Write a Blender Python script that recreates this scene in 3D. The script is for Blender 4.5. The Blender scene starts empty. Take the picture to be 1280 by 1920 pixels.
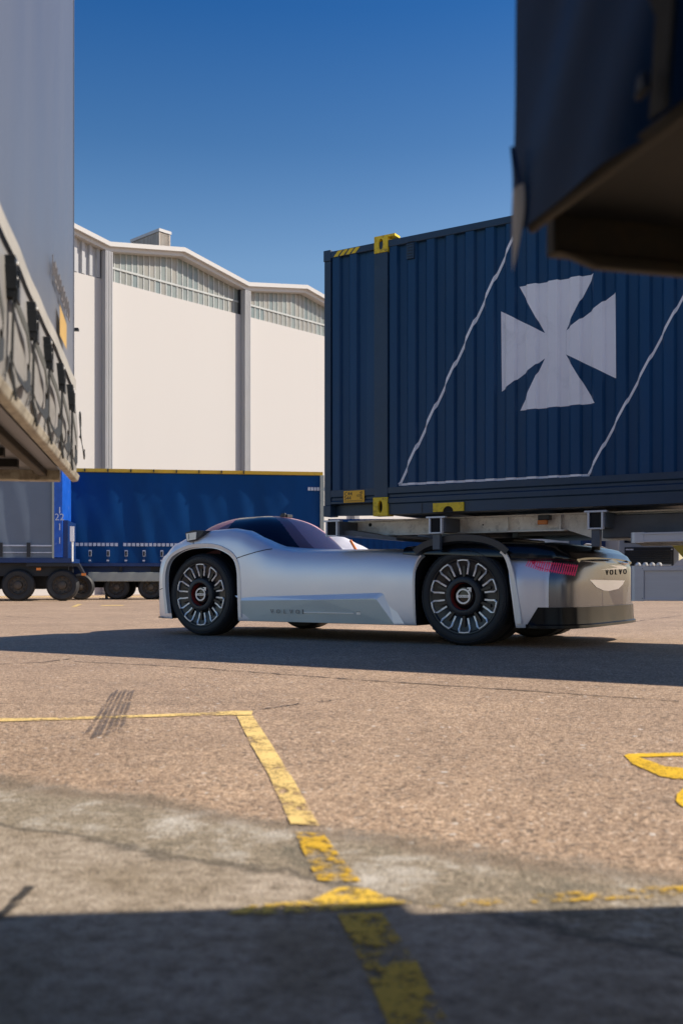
import bpy, bmesh, math, random
from mathutils import Vector, Matrix
from mathutils.bvhtree import BVHTree
random.seed(7)
S = bpy.context.scene
C = S.collection
R = math.radians

# ------------------------------------------------------------------ camera
FPX, HZ, CX, CH = 1867.0, 1090.0, 640.0, 0.655      # focal length in photo pixels, horizon row, centre column, eye height
cd = bpy.data.cameras.new('camera')
cam = bpy.data.objects.new('camera', cd); C.objects.link(cam); S.camera = cam
cam.location = (0, 0, CH); cam.rotation_euler = (R(90), 0, 0)
cd.sensor_fit = 'VERTICAL'; cd.sensor_height = 36; cd.sensor_width = 24
cd.lens = FPX * 36 / 1920; cd.shift_y = (HZ - 960) / 1920
cd.clip_start = 0.02; cd.clip_end = 3000
cd.dof.use_dof = True; cd.dof.focus_distance = 11.0; cd.dof.aperture_fstop = 3.2

# ------------------------------------------------------------------ light
SUN = Vector((4.71, 0.40, 4.25)).normalized()
el = math.asin(SUN.z); az = math.atan2(SUN.x, SUN.y)
ld = bpy.data.lights.new('sun', 'SUN'); ld.energy = 5.0; ld.angle = R(0.5); ld.color = (1.0, 0.90, 0.77)
sun = bpy.data.objects.new('sun', ld); C.objects.link(sun)
sun.rotation_euler = SUN.to_track_quat('Z', 'Y').to_euler(); sun.location = (20, 5, 30)
W = bpy.data.worlds.new('World'); S.world = W; W.use_nodes = True
wn = W.node_tree.nodes; wl = W.node_tree.links
bg = wn['Background']
sky = wn.new('ShaderNodeTexSky'); sky.sky_type = 'NISHITA'; sky.sun_disc = False
sky.sun_elevation = el; sky.sun_rotation = az
sky.air_density = 1.0; sky.dust_density = 1.0; sky.ozone_density = 3.0
hs = wn.new('ShaderNodeHueSaturation'); hs.inputs['Saturation'].default_value = 1.27
wl.new(sky.outputs[0], hs.inputs['Color']); tcw = wn.new('ShaderNodeTexCoord'); spw = wn.new('ShaderNodeSeparateXYZ'); wl.new(tcw.outputs['Generated'], spw.inputs[0])
rw = wn.new('ShaderNodeValToRGB'); wl.new(spw.outputs[2], rw.inputs[0])          # paler towards the horizon, deeper blue overhead
while len(rw.color_ramp.elements) < 5: rw.color_ramp.elements.new(0.5)
for e, (p_, c_) in zip(rw.color_ramp.elements, [(0.0, (1.7, 1.4, 1.2)), (0.30, (1.95, 1.50, 1.28)), (0.40, (1.0, 1.05, 1.08)), (0.50, (0.42, 0.78, 1.02)), (0.8, (0.28, 0.52, 0.86))]): e.position = p_; e.color = (*c_, 1)
mw = wn.new('ShaderNodeMix'); mw.data_type = 'RGBA'; mw.blend_type = 'MULTIPLY'; mw.inputs[0].default_value = 1
wl.new(hs.outputs[0], mw.inputs[6]); wl.new(rw.outputs[0], mw.inputs[7]); wl.new(mw.outputs[2], bg.inputs[0]); bg.inputs[1].default_value = 0.088
S.view_settings.view_transform = 'Standard'; S.view_settings.look = 'None'
S.view_settings.exposure = 0.32; S.view_settings.gamma = 1.0
S.cycles.max_bounces = 8

# ------------------------------------------------------------------ materials
def nt_new(name):
    m = bpy.data.materials.new(name); m.use_nodes = True
    return m, m.node_tree.nodes, m.node_tree.links, m.node_tree.nodes['Principled BSDF']
def noise(n, l, scale, detail=4, rough=0.6, vec=None, dist=0.0):
    t = n.new('ShaderNodeTexNoise'); t.inputs['Scale'].default_value = scale
    t.inputs['Detail'].default_value = detail; t.inputs['Roughness'].default_value = rough
    t.inputs['Distortion'].default_value = dist
    if vec is not None: l.new(vec, t.inputs['Vector'])
    return t
def ramp(n, l, src, stops):
    r = n.new('ShaderNodeValToRGB'); el_ = r.color_ramp.elements
    while len(el_) > len(stops): el_.remove(el_[-1])
    while len(el_) < len(stops): el_.new(0.5)
    for e, (p, c) in zip(el_, stops):
        e.position = p; e.color = (c, c, c, 1) if isinstance(c, (int, float)) else (*c, 1)
    l.new(src, r.inputs[0]); return r
def mixc(n, l, fac, a, b, mode='MIX'):
    m = n.new('ShaderNodeMix'); m.data_type = 'RGBA'; m.blend_type = mode
    for sock, v in ((m.inputs[0], fac), (m.inputs[6], a), (m.inputs[7], b)):
        if isinstance(v, (int, float)): sock.default_value = v
        elif isinstance(v, tuple): sock.default_value = (*v, 1)
        else: l.new(v, sock)
    return m.outputs[2]
def math_(n, l, op, a, b=None, c=None, clamp=False):
    m = n.new('ShaderNodeMath'); m.operation = op; m.use_clamp = clamp
    for i, v in enumerate((a, b, c)):
        if v is None: continue
        if isinstance(v, (int, float)): m.inputs[i].default_value = v
        else: l.new(v, m.inputs[i])
    return m.outputs[0]
def bump(n, l, p, h, strength=0.3, dist=0.01, prev=None):
    b = n.new('ShaderNodeBump'); b.inputs['Strength'].default_value = strength; b.inputs['Distance'].default_value = dist
    l.new(h, b.inputs['Height'])
    if prev is not None: l.new(prev, b.inputs['Normal'])
    l.new(b.outputs[0], p.inputs['Normal']); return b.outputs[0]
def objvec(n, l, sc=(1, 1, 1)):
    t = n.new('ShaderNodeTexCoord'); mp = n.new('ShaderNodeMapping'); mp.inputs['Scale'].default_value = sc
    l.new(t.outputs['Object'], mp.inputs[0]); return mp.outputs[0]
def mat(name, col, rough=0.5, metal=0.0, var=0.15, scale=3.0, stretch=(1, 1, 1), bmp=0.0, bscale=40, coat=0.0, spec=None, dirt=None, dirtamt=0.5, emit=0.0):
    m, n, l, p = nt_new(name)
    v = objvec(n, l, stretch)
    t = noise(n, l, scale, 6, 0.65, v)
    lo = tuple(c * (1 - var) for c in col); hi = tuple(min(1, c * (1 + var)) for c in col)
    r = ramp(n, l, t.outputs[0], [(0.3, lo), (0.7, hi)])
    out = r.outputs[0]
    if dirt:
        t2 = noise(n, l, scale * 2.3, 8, 0.7, v, 0.6)
        r2 = ramp(n, l, t2.outputs[0], [(0.62 - 0.25 * dirtamt, 0.0), (0.75, 1.0)])
        out = mixc(n, l, r2.outputs[0], out, dirt)
    l.new(out, p.inputs['Base Color'])
    rr = ramp(n, l, t.outputs[0], [(0.2, max(0, rough - 0.06)), (0.8, min(1, rough + 0.06))])
    l.new(rr.outputs[0], p.inputs['Roughness'])
    p.inputs['Metallic'].default_value = metal
    if coat: p.inputs['Coat Weight'].default_value = coat; p.inputs['Coat Roughness'].default_value = 0.05
    if spec is not None: p.inputs['Specular IOR Level'].default_value = spec
    if emit: p.inputs['Emission Color'].default_value = (*col, 1); p.inputs['Emission Strength'].default_value = emit
    if bmp:
        t3 = noise(n, l, bscale, 4, 0.6, v); bump(n, l, p, t3.outputs[0], bmp, 0.01)
    return m
M = {}
M['silver'] = mat('silver paint', (0.96, 0.935, 0.95), 0.36, 0.42, 0.01, 1.5)
M['silver_side'] = mat('silver lower panel', (0.66, 0.73, 0.71), 0.38, 0.42, 0.02, 2)
M['silver_shaded'] = mat('shaded silver paint', (0.17, 0.172, 0.19), 0.24, 0.7, 0.02, 1.5)
M['lip'] = mat('pale silver trim', (0.80, 0.78, 0.77), 0.35, 0.35, 0.02, 2)
M['glass_dark'] = mat('dark tinted glass', (0.006, 0.012, 0.03), 0.14, 0.0, 0.1, 2, spec=0.35)
M['mauve'] = mat('mauve satin canopy', (0.32, 0.16, 0.19), 0.4, 0.2, 0.05, 2, coat=0.1)
M['mauve_light'] = mat('light mauve satin canopy', (0.66, 0.36, 0.40), 0.42, 0.2, 0.05, 2, coat=0.1)
M['black_gloss'] = mat('gloss black', (0.006, 0.007, 0.009), 0.22, 0, 0.1, 3, coat=0.2)
M['black_satin'] = mat('satin black', (0.03, 0.034, 0.042), 0.4, 0, 0.1, 3)
M['bumper_black'] = mat('bumper black', (0.006, 0.006, 0.008), 0.30, 0, 0.1, 3, spec=0.2)
M['black_matt'] = mat('matt black', (0.006, 0.006, 0.007), 0.8, 0, 0.1, 3)
M['rubber'] = mat('tyre rubber', (0.018, 0.019, 0.021), 0.62, 0, 0.2, 6, bmp=0.1)
M['rubber_text'] = mat('raised tyre rubber', (0.035, 0.036, 0.04), 0.45, 0, 0.1, 6)
M['rim_black'] = mat('black wheel cover', (0.012, 0.013, 0.016), 0.3, 0, 0.1, 6)
M['rim_grey'] = mat('dark grey hub ring', (0.035, 0.038, 0.042), 0.45, 0.2, 0.1, 6)
M['polished'] = mat('machined alloy', (0.82, 0.82, 0.84), 0.3, 0.35, 0.03, 6)
M['red_inner'] = mat('deep red lacquer', (0.30, 0.035, 0.025), 0.4, 0, 0.1, 6)
M['tail_red'] = mat('red tail light', (0.85, 0.05, 0.16), 0.3, 0, 0.05, 6, emit=0.12)
M['tail_back'] = mat('deep pink lamp strip', (0.55, 0.06, 0.13), 0.3, 0, 0.05, 6, emit=0.05)
M['lamp_clear'] = mat('clear lamp lens', (0.92, 0.87, 0.80), 0.2, 0.1, 0.1, 30)
M['orange'] = mat('orange marker', (0.75, 0.22, 0.03), 0.35, 0, 0.1, 6)
M['text_grey'] = mat('etched grey lettering', (0.20, 0.21, 0.22), 0.3, 0.5, 0.05, 6)
M['white_paint'] = mat('white paint', (0.90, 0.89, 0.92), 0.5, 0, 0.05, 1.2, dirt=(0.74, 0.74, 0.77), dirtamt=0.3)
M['navy'] = mat('navy container paint', (0.008, 0.052, 0.135), 0.36, 0, 0.2, 0.9, stretch=(1, 1, 0.25), bmp=0.06, bscale=9, spec=0.3, dirt=(0.022, 0.062, 0.13), dirtamt=0.4)
M['navy_rail'] = mat('navy rail paint', (0.018, 0.045, 0.088), 0.42, 0, 0.2, 2.0, bmp=0.05, dirt=(0.04, 0.06, 0.09), dirtamt=0.3)
M['yellow_steel'] = mat('scuffed yellow steel', (0.88, 0.62, 0.02), 0.5, 0, 0.1, 6, dirt=(0.10, 0.05, 0.015), dirtamt=0.45)
M['yellow_label'] = mat('yellow decal', (0.95, 0.50, 0.015), 0.4, 0, 0.04, 6)
M['ink'] = mat('black ink', (0.02, 0.02, 0.025), 0.5)
M['galv'] = mat('galvanised steel', (0.88, 0.85, 0.79), 0.5, 0.1, 0.22, 5, bmp=0.12, bscale=30, dirt=(0.42, 0.41, 0.39), dirtamt=0.45)
M['galv_dark'] = mat('dark galvanised steel', (0.10, 0.115, 0.14), 0.5, 0.35, 0.25, 4)
M['alu'] = mat('brushed aluminium', (0.60, 0.61, 0.65), 0.42, 0.4, 0.06, 2, stretch=(0.3, 1, 8))
M['curtain_blue'] = mat('blue curtain', (0.0012, 0.050, 0.185), 0.5, 0, 0.2, 0.5, stretch=(1, 1, 0.4), bmp=0.3, bscale=1.5, spec=0.15)
M['curtain_stripe'] = mat('white retroreflective tape', (0.5, 0.55, 0.66), 0.5)
M['curtain_grey'] = mat('grey curtain', (0.15, 0.19, 0.25), 0.5, 0, 0.08, 0.6, bmp=0.2, bscale=1.2)
M['bright_blue'] = mat('bright blue door', (0.01, 0.10, 0.52), 0.35, 0, 0.2, 2.0, dirt=(0.35, 0.45, 0.7), dirtamt=0.02)
M['dark_blue'] = mat('dark blue steel', (0.005, 0.03, 0.13), 0.4)
M['yellow_rail'] = mat('yellow roof rail', (0.62, 0.38, 0.025), 0.5, 0, 0.12, 2, dirt=(0.35, 0.22, 0.03), dirtamt=0.3)
M['chassis'] = mat('chassis black', (0.016, 0.019, 0.026), 0.55, 0, 0.2, 3)
M['guard'] = mat('pale aluminium guard', (0.36, 0.39, 0.36), 0.5, 0.2, 0.06, 2)
M['rim_brown'] = mat('dusty rim', (0.09, 0.075, 0.06), 0.6, 0.2, 0.2, 5)
M['hall_white'] = mat('white render', (0.535, 0.515, 0.495), 0.8, 0, 0.018, 0.12, stretch=(1, 1, 0.4))
M['hall_trim'] = mat('pale fascia', (0.51, 0.50, 0.49), 0.55, 0, 0.03, 0.5)
M['hall_clad'] = mat('grey ribbed cladding', (0.40, 0.405, 0.42), 0.5, 0, 0.05, 0.5)
M['hall_roof'] = mat('roof sheet', (0.30, 0.30, 0.30), 0.5, 0, 0.05, 0.5)
M['rusty_white'] = mat('rust streaked white cladding', (0.44, 0.40, 0.35), 0.6, 0, 0.12, 1.6, stretch=(3, 3, 0.25), dirt=(0.22, 0.13, 0.07), dirtamt=0.6)
for i, c in enumerate([(0.20, 0.235, 0.225), (0.235, 0.245, 0.22), (0.17, 0.215, 0.215), (0.26, 0.255, 0.225)]):
    M['pane%d' % i] = mat('frosted glazing %d' % i, c, 0.35, 0, 0.12, 0.8)
M['pane_frame'] = mat('glazing bar', (0.42, 0.44, 0.43), 0.5)
M['tarp_upper'] = mat('blue grey tarpaulin', (0.125, 0.135, 0.165), 0.36, 0, 0.10, 0.8, stretch=(1, 1, 0.3), bmp=0.08, bscale=5, spec=0.6)
M['tarp_lower'] = mat('pale grey tarpaulin', (0.27, 0.26, 0.245), 0.42, 0, 0.14, 2.5, bmp=0.12, bscale=8, dirt=(0.19, 0.175, 0.155), dirtamt=0.4)
M['tarp_stripe'] = mat('cream stripe', (0.38, 0.36, 0.32), 0.5)
M['tarp_letters'] = mat('faded lettering', (0.20, 0.185, 0.18), 0.5)
M['tarp_yellow'] = mat('yellow side marker', (0.52, 0.33, 0.10), 0.5)
M['strap'] = mat('black webbing', (0.022, 0.024, 0.024), 0.6, 0, 0.2, 20, bmp=0.2, bscale=200)
M['strap_grey'] = mat('worn grey webbing', (0.08, 0.08, 0.07), 0.6, 0, 0.2, 20)
M['buckle'] = mat('dark buckle steel', (0.03, 0.033, 0.036), 0.35, 0.5, 0.3, 20)
M['rail_dirty'] = mat('dirty aluminium rail', (0.42, 0.38, 0.30), 0.5, 0.15, 0.25, 7, dirt=(0.10, 0.065, 0.035), dirtamt=0.7, bmp=0.1)
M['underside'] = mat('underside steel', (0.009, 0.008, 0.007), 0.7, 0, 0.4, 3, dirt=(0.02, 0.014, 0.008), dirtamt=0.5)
M['tarp_navy'] = mat('navy tarpaulin', (0.001, 0.036, 0.120), 0.40, 0, 0.4, 1.6, bmp=0.3, bscale=3.0, spec=0.10)
M['tarp_flap'] = mat('grey white flap', (0.60, 0.58, 0.56), 0.6, 0, 0.15, 5)
M['rust_rail'] = mat('rusty brown rail', (0.028, 0.021, 0.011), 0.6, 0.1, 0.3, 8, dirt=(0.055, 0.032, 0.012), dirtamt=0.5)
M['cab_white'] = mat('white truck paint', (0.36, 0.37, 0.40), 0.35, 0, 0.03, 1)
M['yellow_green'] = mat('olive yellow tarpaulin', (0.22, 0.17, 0.01), 0.5)
M['pole'] = mat('grey pole', (0.12, 0.12, 0.13), 0.5)

# ground: pink-brown aggregate asphalt, a worn band and old concrete towards the camera
def ground_material():
    m, n, l, p = nt_new('yard surface')
    g = n.new('ShaderNodeNewGeometry'); pos = g.outputs['Position']
    sp = n.new('ShaderNodeSeparateXYZ'); l.new(pos, sp.inputs[0])
    X, Y = sp.outputs[0], sp.outputs[1]
    # aggregate
    v1 = n.new('ShaderNodeTexVoronoi'); v1.inputs['Scale'].default_value = 125; l.new(pos, v1.inputs['Vector'])
    v1.inputs['Randomness'].default_value = 1.0
    hsv = n.new('ShaderNodeSeparateColor'); l.new(v1.outputs['Color'], hsv.inputs[0])
    grain = ramp(n, l, hsv.outputs[0], [(0.0, (0.17, 0.12, 0.085)), (0.2, (0.33, 0.225, 0.148)), (0.55, (0.53, 0.385, 0.262)), (0.82, (0.65, 0.465, 0.315)), (0.992, (0.74, 0.58, 0.44)), (1.0, (0.88, 0.83, 0.75))])
    v2 = n.new('ShaderNodeTexVoronoi'); v2.inputs['Scale'].default_value = 280; l.new(pos, v2.inputs['Vector'])
    h2 = n.new('ShaderNodeSeparateColor'); l.new(v2.outputs['Color'], h2.inputs[0])
    fine = ramp(n, l, h2.outputs[1], [(0.0, 0.50), (1.0, 1.22)])
    asp = mixc(n, l, 1.0, grain.outputs[0], fine.outputs[0], 'MULTIPLY')
    big = noise(n, l, 0.55, 6, 0.62, pos)
    bigr = ramp(n, l, big.outputs[0], [(0.3, (0.82, 0.80, 0.80)), (0.7, (1.12, 1.10, 1.08))])
    asp = mixc(n, l, 1.0, asp, bigr.outputs[0], 'MULTIPLY')
    med = noise(n, l, 4.0, 5, 0.7, pos, 0.4)
    medr = ramp(n, l, med.outputs[0], [(0.35, (0.80, 0.80, 0.82)), (0.65, (1.06, 1.05, 1.04))])
    asp = mixc(n, l, 0.7, asp, medr.outputs[0], 'MULTIPLY')
    # long faint scuffs across the yard
    mp = n.new('ShaderNodeMapping'); mp.inputs['Scale'].default_value = (0.12, 3.0, 1); mp.inputs['Rotation'].default_value = (0, 0, R(16)); l.new(pos, mp.inputs[0])
    scf = noise(n, l, 1.6, 6, 0.7, mp.outputs[0], 0.3)
    scr = ramp(n, l, scf.outputs[0], [(0.28, 0.62), (0.40, 1.0)])
    asp = mixc(n, l, 0.6, asp, scr.outputs[0], 'MULTIPLY')
    v4 = n.new('ShaderNodeTexVoronoi'); v4.inputs['Scale'].default_value = 62; l.new(pos, v4.inputs['Vector'])
    s4 = n.new('ShaderNodeSeparateColor'); l.new(v4.outputs['Color'], s4.inputs[0])
    asp = mixc(n, l, ramp(n, l, s4.outputs[2], [(0.07, 0.6), (0.10, 0.0)]).outputs[0], asp, (0.10, 0.075, 0.055))
    asp = mixc(n, l, ramp(n, l, s4.outputs[0], [(0.997, 0.0), (0.9985, 0.7)]).outputs[0], asp, (0.88, 0.86, 0.82))
    st1 = noise(n, l, 1.1, 7, 0.72, pos, 1.2)
    asp = mixc(n, l, ramp(n, l, st1.outputs[0], [(0.60, 0.0), (0.72, 0.45)]).outputs[0], asp, (0.17, 0.13, 0.10))
    st2_ = noise(n, l, 9, 5, 0.6, pos, 0.6)
    asp = mixc(n, l, ramp(n, l, st2_.outputs[0], [(0.70, 0.0), (0.76, 0.6)]).outputs[0], asp, (0.12, 0.10, 0.08))
    # concrete
    c1 = noise(n, l, 26, 8, 0.7, pos, 0.2)
    con = ramp(n, l, c1.outputs[0], [(0.28, (0.13, 0.105, 0.075)), (0.45, (0.33, 0.275, 0.215)), (0.62, (0.46, 0.395, 0.32))]).outputs[0]
    c2 = noise(n, l, 3.2, 6, 0.6, pos, 0.5)
    con = mixc(n, l, 0.75, con, ramp(n, l, c2.outputs[0], [(0.33, (0.62, 0.57, 0.47)), (0.60, (1.06, 1.04, 1.02))]).outputs[0], 'MULTIPLY')
    # worn gritty band
    w1 = noise(n, l, 48, 8, 0.8, pos)
    wor = ramp(n, l, w1.outputs[0], [(0.3, (0.06, 0.047, 0.03)), (0.5, (0.27, 0.22, 0.155)), (0.66, (0.50, 0.425, 0.33))]).outputs[0]
    w2 = noise(n, l, 3.6, 10, 0.78, pos, 0.3)
    wor = mixc(n, l, ramp(n, l, w2.outputs[0], [(0.50, 0.0), (0.66, 0.9)]).outputs[0], wor, (0.60, 0.56, 0.50))
    wor = mixc(n, l, ramp(n, l, w2.outputs[0], [(0.34, 0.75), (0.47, 0.0)]).outputs[0], wor, (0.10, 0.095, 0.07))
    wob = noise(n, l, 2.4, 5, 0.55, pos)
    wob_f = noise(n, l, 22, 4, 0.7, pos)
    w_ = math_(n, l, 'MULTIPLY_ADD', math_(n, l, 'SUBTRACT', wob.outputs[0], 0.5), 0.34, math_(n, l, 'MULTIPLY', math_(n, l, 'SUBTRACT', wob_f.outputs[0], 0.5), 0.10))
    # distance of the point beyond line A (asphalt edge) / line B (concrete edge)
    dA = math_(n, l, 'ADD', math_(n, l, 'SUBTRACT', Y, math_(n, l, 'MULTIPLY_ADD', X, -0.58, 2.60)), w_)
    dB = math_(n, l, 'ADD', math_(n, l, 'SUBTRACT', Y, math_(n, l, 'MULTIPLY_ADD', X, -0.62, 2.13)), w_)
    fA = math_(n, l, 'MULTIPLY_ADD', dA, 4.0, 0.5, True)
    fB = math_(n, l, 'MULTIPLY_ADD', dB, 22.0, 0.5, True)
    col = mixc(n, l, fB, con, mixc(n, l, fA, wor, asp))
    # dark edges where one surfacing ends
    for dd, wdt, amt in ((dB, 34.0, 0.75), (dA, 9.0, 0.45)):
        e = math_(n, l, 'SUBTRACT', 1.0, math_(n, l, 'MULTIPLY', math_(n, l, 'ABSOLUTE', dd), wdt), None, True)
        e = math_(n, l, 'MULTIPLY', e, amt)
        col = mixc(n, l, e, col, (0.07, 0.06, 0.045))
    l.new(col, p.inputs['Base Color'])
    p.inputs['Roughness'].default_value = 0.75; p.inputs['Specular IOR Level'].default_value = 0.35
    hgt = math_(n, l, 'MULTIPLY_ADD', v1.outputs['Distance'], -1.0, math_(n, l, 'MULTIPLY', c1.outputs[0], 0.8))
    bump(n, l, p, hgt, 0.55, 0.006)
    return m
M['ground'] = ground_material()

def worn_paint(name, col, wear, scale=30, stretch=(1, 1, 1), strength=1.0):
    """paint worn off in flakes: the ground shows through the gaps"""
    m, n, l, p = nt_new(name)
    g = n.new('ShaderNodeNewGeometry'); mp = n.new('ShaderNodeMapping'); mp.inputs['Scale'].default_value = stretch
    l.new(g.outputs['Position'], mp.inputs[0]); v = mp.outputs[0]
    t = noise(n, l, scale, 8, 0.7, v); t2 = noise(n, l, 5, 4, 0.6, v)
    tint = ramp(n, l, t2.outputs[0], [(0.3, tuple(c * 0.82 for c in col)), (0.7, tuple(min(1, c * 1.1) for c in col))])
    l.new(tint.outputs[0], p.inputs['Base Color']); p.inputs['Roughness'].default_value = 0.6
    s = math_(n, l, 'MULTIPLY_ADD', math_(n, l, 'SUBTRACT', t2.outputs[0], 0.5), 0.9, t.outputs[0])
    a = ramp(n, l, s, [(max(0.0, wear - 0.07), 0.0), (min(1.0, wear + 0.07), 1.0)])
    v3 = n.new('ShaderNodeTexVoronoi'); v3.inputs['Scale'].default_value = 150; l.new(g.outputs['Position'], v3.inputs['Vector'])
    sc3 = n.new('ShaderNodeSeparateColor'); l.new(v3.outputs['Color'], sc3.inputs[0])
    st = ramp(n, l, math_(n, l, 'ADD', sc3.outputs[0], math_(n, l, 'MULTIPLY', t2.outputs[0], .8)), [(.48, .30), (.62, 1.0)])
    at = math_(n, l, 'MULTIPLY', math_(n, l, 'MULTIPLY', a.outputs[0], strength), st.outputs[0])
    l.new(at, p.inputs['Alpha'])
    return m
M['line'] = worn_paint('yellow road paint', (0.80, 0.57, 0.20), 0.41)
M['line_fresh'] = worn_paint('fresh yellow road paint', (0.78, 0.48, 0.02), 0.24)
M['line_worn'] = worn_paint('worn yellow road paint', (0.66, 0.40, 0.02), 0.50)
M['line_patchy'] = worn_paint('patchy yellow road paint', (0.80, 0.52, 0.06), 0.43)
M['line_faint'] = worn_paint('almost gone yellow road paint', (0.62, 0.38, 0.03), 0.57)
M['skid'] = worn_paint('rubber skid mark', (0.11, 0.09, 0.08), 0.46, 30, (1, 0.5, 1), 0.6)
M['crack'] = worn_paint('tar in a crack', (0.05, 0.045, 0.04), 0.40, 12)

# ------------------------------------------------------------------ object helpers
def tag(o, label=None, cat=None, group=None, kind=None):
    if label: o['label'] = label
    if cat: o['category'] = cat
    if group: o['group'] = group
    if kind: o['kind'] = kind
    return o
class Frame:
    """a vertical plane standing in the yard: origin (x,y), heading phi; local x along it, local y away into the thing"""
    def __init__(s, ox, oy, phi):
        s.o = Vector((ox, oy, 0)); s.phi = phi
        s.e = Vector((math.cos(phi), math.sin(phi), 0)); s.n = Vector((-math.sin(phi), math.cos(phi), 0))
        s.mat = Matrix.Translation(s.o) @ Matrix.Rotation(phi, 4, 'Z')
    def at(s, x, y, t=0.0):
        dx, dz = (x - CX) / FPX, (HZ - y) / FPX
        d = Vector((dx, 1, 0)); k = (s.o.dot(s.n) + t) / d.dot(s.n)
        p = d * k
        return ((p - s.o).dot(s.e), CH + dz * k)
    def poly(s, pts, t=0.0): return [s.at(x, y, t) for x, y in pts]
def ground_at(x, y, z=0.0):
    k = (CH - z) * FPX / (y - HZ)
    return ((x - CX) / FPX * k, k)
def empty(name, fr=None, **kw):
    o = bpy.data.objects.new(name, None); C.objects.link(o); o.empty_display_size = 0.3
    if fr is not None: o.location = fr.o; o.rotation_euler = (0, 0, fr.phi)
    return tag(o, **kw)
class MB:
    def __init__(s): s.v = []; s.f = []; s.m = []; s.mats = []; s.cur = 0
    def use(s, key):
        mm = M[key] if isinstance(key, str) else key
        if mm not in s.mats: s.mats.append(mm)
        s.cur = s.mats.index(mm); return s
    def add(s, vs, fs):
        b = len(s.v); s.v += [tuple(v) for v in vs]
        for f in fs: s.f.append(tuple(b + i for i in f)); s.m.append(s.cur)
        return s
    def box(s, x0, x1, y0, y1, z0, z1):
        return s.add([(x0, y0, z0), (x1, y0, z0), (x1, y1, z0), (x0, y1, z0), (x0, y0, z1), (x1, y0, z1), (x1, y1, z1), (x0, y1, z1)],
                     [(0, 3, 2, 1), (4, 5, 6, 7), (0, 1, 5, 4), (1, 2, 6, 5), (2, 3, 7, 6), (3, 0, 4, 7)])
    def prism(s, pts, t0, t1, axis='y'):
        """polygon in (x,z) pulled along y (axis y), in (x,y) along z, in (y,z) along x"""
        f = {'y': lambda a, b, t: (a, t, b), 'z': lambda a, b, t: (a, b, t), 'x': lambda a, b, t: (t, a, b)}[axis]
        n = len(pts)
        s.add([f(a, b, t0) for a, b in pts] + [f(a, b, t1) for a, b in pts],
              [tuple(range(n)), tuple(range(2 * n - 1, n - 1, -1))] + [(i, n + i, n + (i + 1) % n, (i + 1) % n) for i in range(n)])
        return s
    def grid(s, fn, nu, nv, cu=False, cv=False, mfn=None):
        b = len(s.v)
        for i in range(nu):
            for j in range(nv): s.v.append(tuple(fn(i, j)))
        for i in range(nu - (0 if cu else 1)):
            for j in range(nv - (0 if cv else 1)):
                i2, j2 = (i + 1) % nu, (j + 1) % nv
                s.f.append((b + i * nv + j, b + i2 * nv + j, b + i2 * nv + j2, b + i * nv + j2))
                s.m.append(mfn(i, j) if mfn else s.cur)
        return s
    def tube(s, pts, r, k=8, caps=True):
        pts = [Vector(p) for p in pts]; n = len(pts)
        rs = r if isinstance(r, (list, tuple)) else [r] * n
        b = len(s.v); up = Vector((0, 0, 1))
        for i, p in enumerate(pts):
            d = (pts[min(i + 1, n - 1)] - pts[max(i - 1, 0)]).normalized()
            a = d.cross(up)
            if a.length < 0.05: a = d.cross(Vector((1, 0, 0)))
            a.normalize(); c = d.cross(a)
            for j in range(k):
                q = 2 * math.pi * j / k
                s.v.append(tuple(p + (a * math.cos(q) + c * math.sin(q)) * rs[i]))
        for i in range(n - 1):
            for j in range(k):
                s.f.append((b + i * k + j, b + i * k + (j + 1) % k, b + (i + 1) * k + (j + 1) % k, b + (i + 1) * k + j)); s.m.append(s.cur)
        if caps:
            s.f.append(tuple(b + j for j in range(k))); s.m.append(s.cur)
            s.f.append(tuple(b + (n - 1) * k + k - 1 - j for j in range(k))); s.m.append(s.cur)
        return s
    def ribbon(s, pts, w, side, th=0.003):
        """flat webbing along pts, width w across the direction side"""
        side = Vector(side).normalized(); pts = [Vector(p) for p in pts]; n = len(pts)
        rows = []
        for i, p in enumerate(pts):
            d = (pts[min(i + 1, n - 1)] - pts[max(i - 1, 0)]).normalized(); nn = d.cross(side).normalized()
            rows.append([p - side * w / 2 - nn * th, p + side * w / 2 - nn * th, p + side * w / 2 + nn * th, p - side * w / 2 + nn * th])
        return s.grid(lambda i, j: rows[i][j], n, 4, cv=True)
    def lathe(s, prof, cx=0, cz=0, k=48, axis='y'):
        """profile of (r, y) turned about a line along y through (cx, cz)"""
        return s.grid(lambda i, j: (cx + prof[j][0] * math.cos(2 * math.pi * i / k), prof[j][1], cz + prof[j][0] * math.sin(2 * math.pi * i / k)), k, len(prof), cu=True)
    def build(s, name, parent=None, mats=None, smooth=False, bevel=0.0, fix=True, angle=35, **kw):
        me = bpy.data.meshes.new(name); me.from_pydata(s.v, [], s.f)
        for mm in s.mats: me.materials.append(mm)
        for pl, mi in zip(me.polygons, s.m): pl.material_index = mi
        if fix:
            bm = bmesh.new(); bm.from_mesh(me); bmesh.ops.recalc_face_normals(bm, faces=bm.faces); bm.to_mesh(me); bm.free()
        o = bpy.data.objects.new(name, me); C.objects.link(o); o.parent = parent
        if smooth:
            me.shade_smooth()
            me.set_sharp_from_angle(angle=R(angle))
        if bevel:
            md = o.modifiers.new('bevel', 'BEVEL'); md.width = bevel; md.segments = 2; md.limit_method = 'ANGLE'
        return tag(o, **kw)
def mb(key): return MB().use(key)
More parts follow.
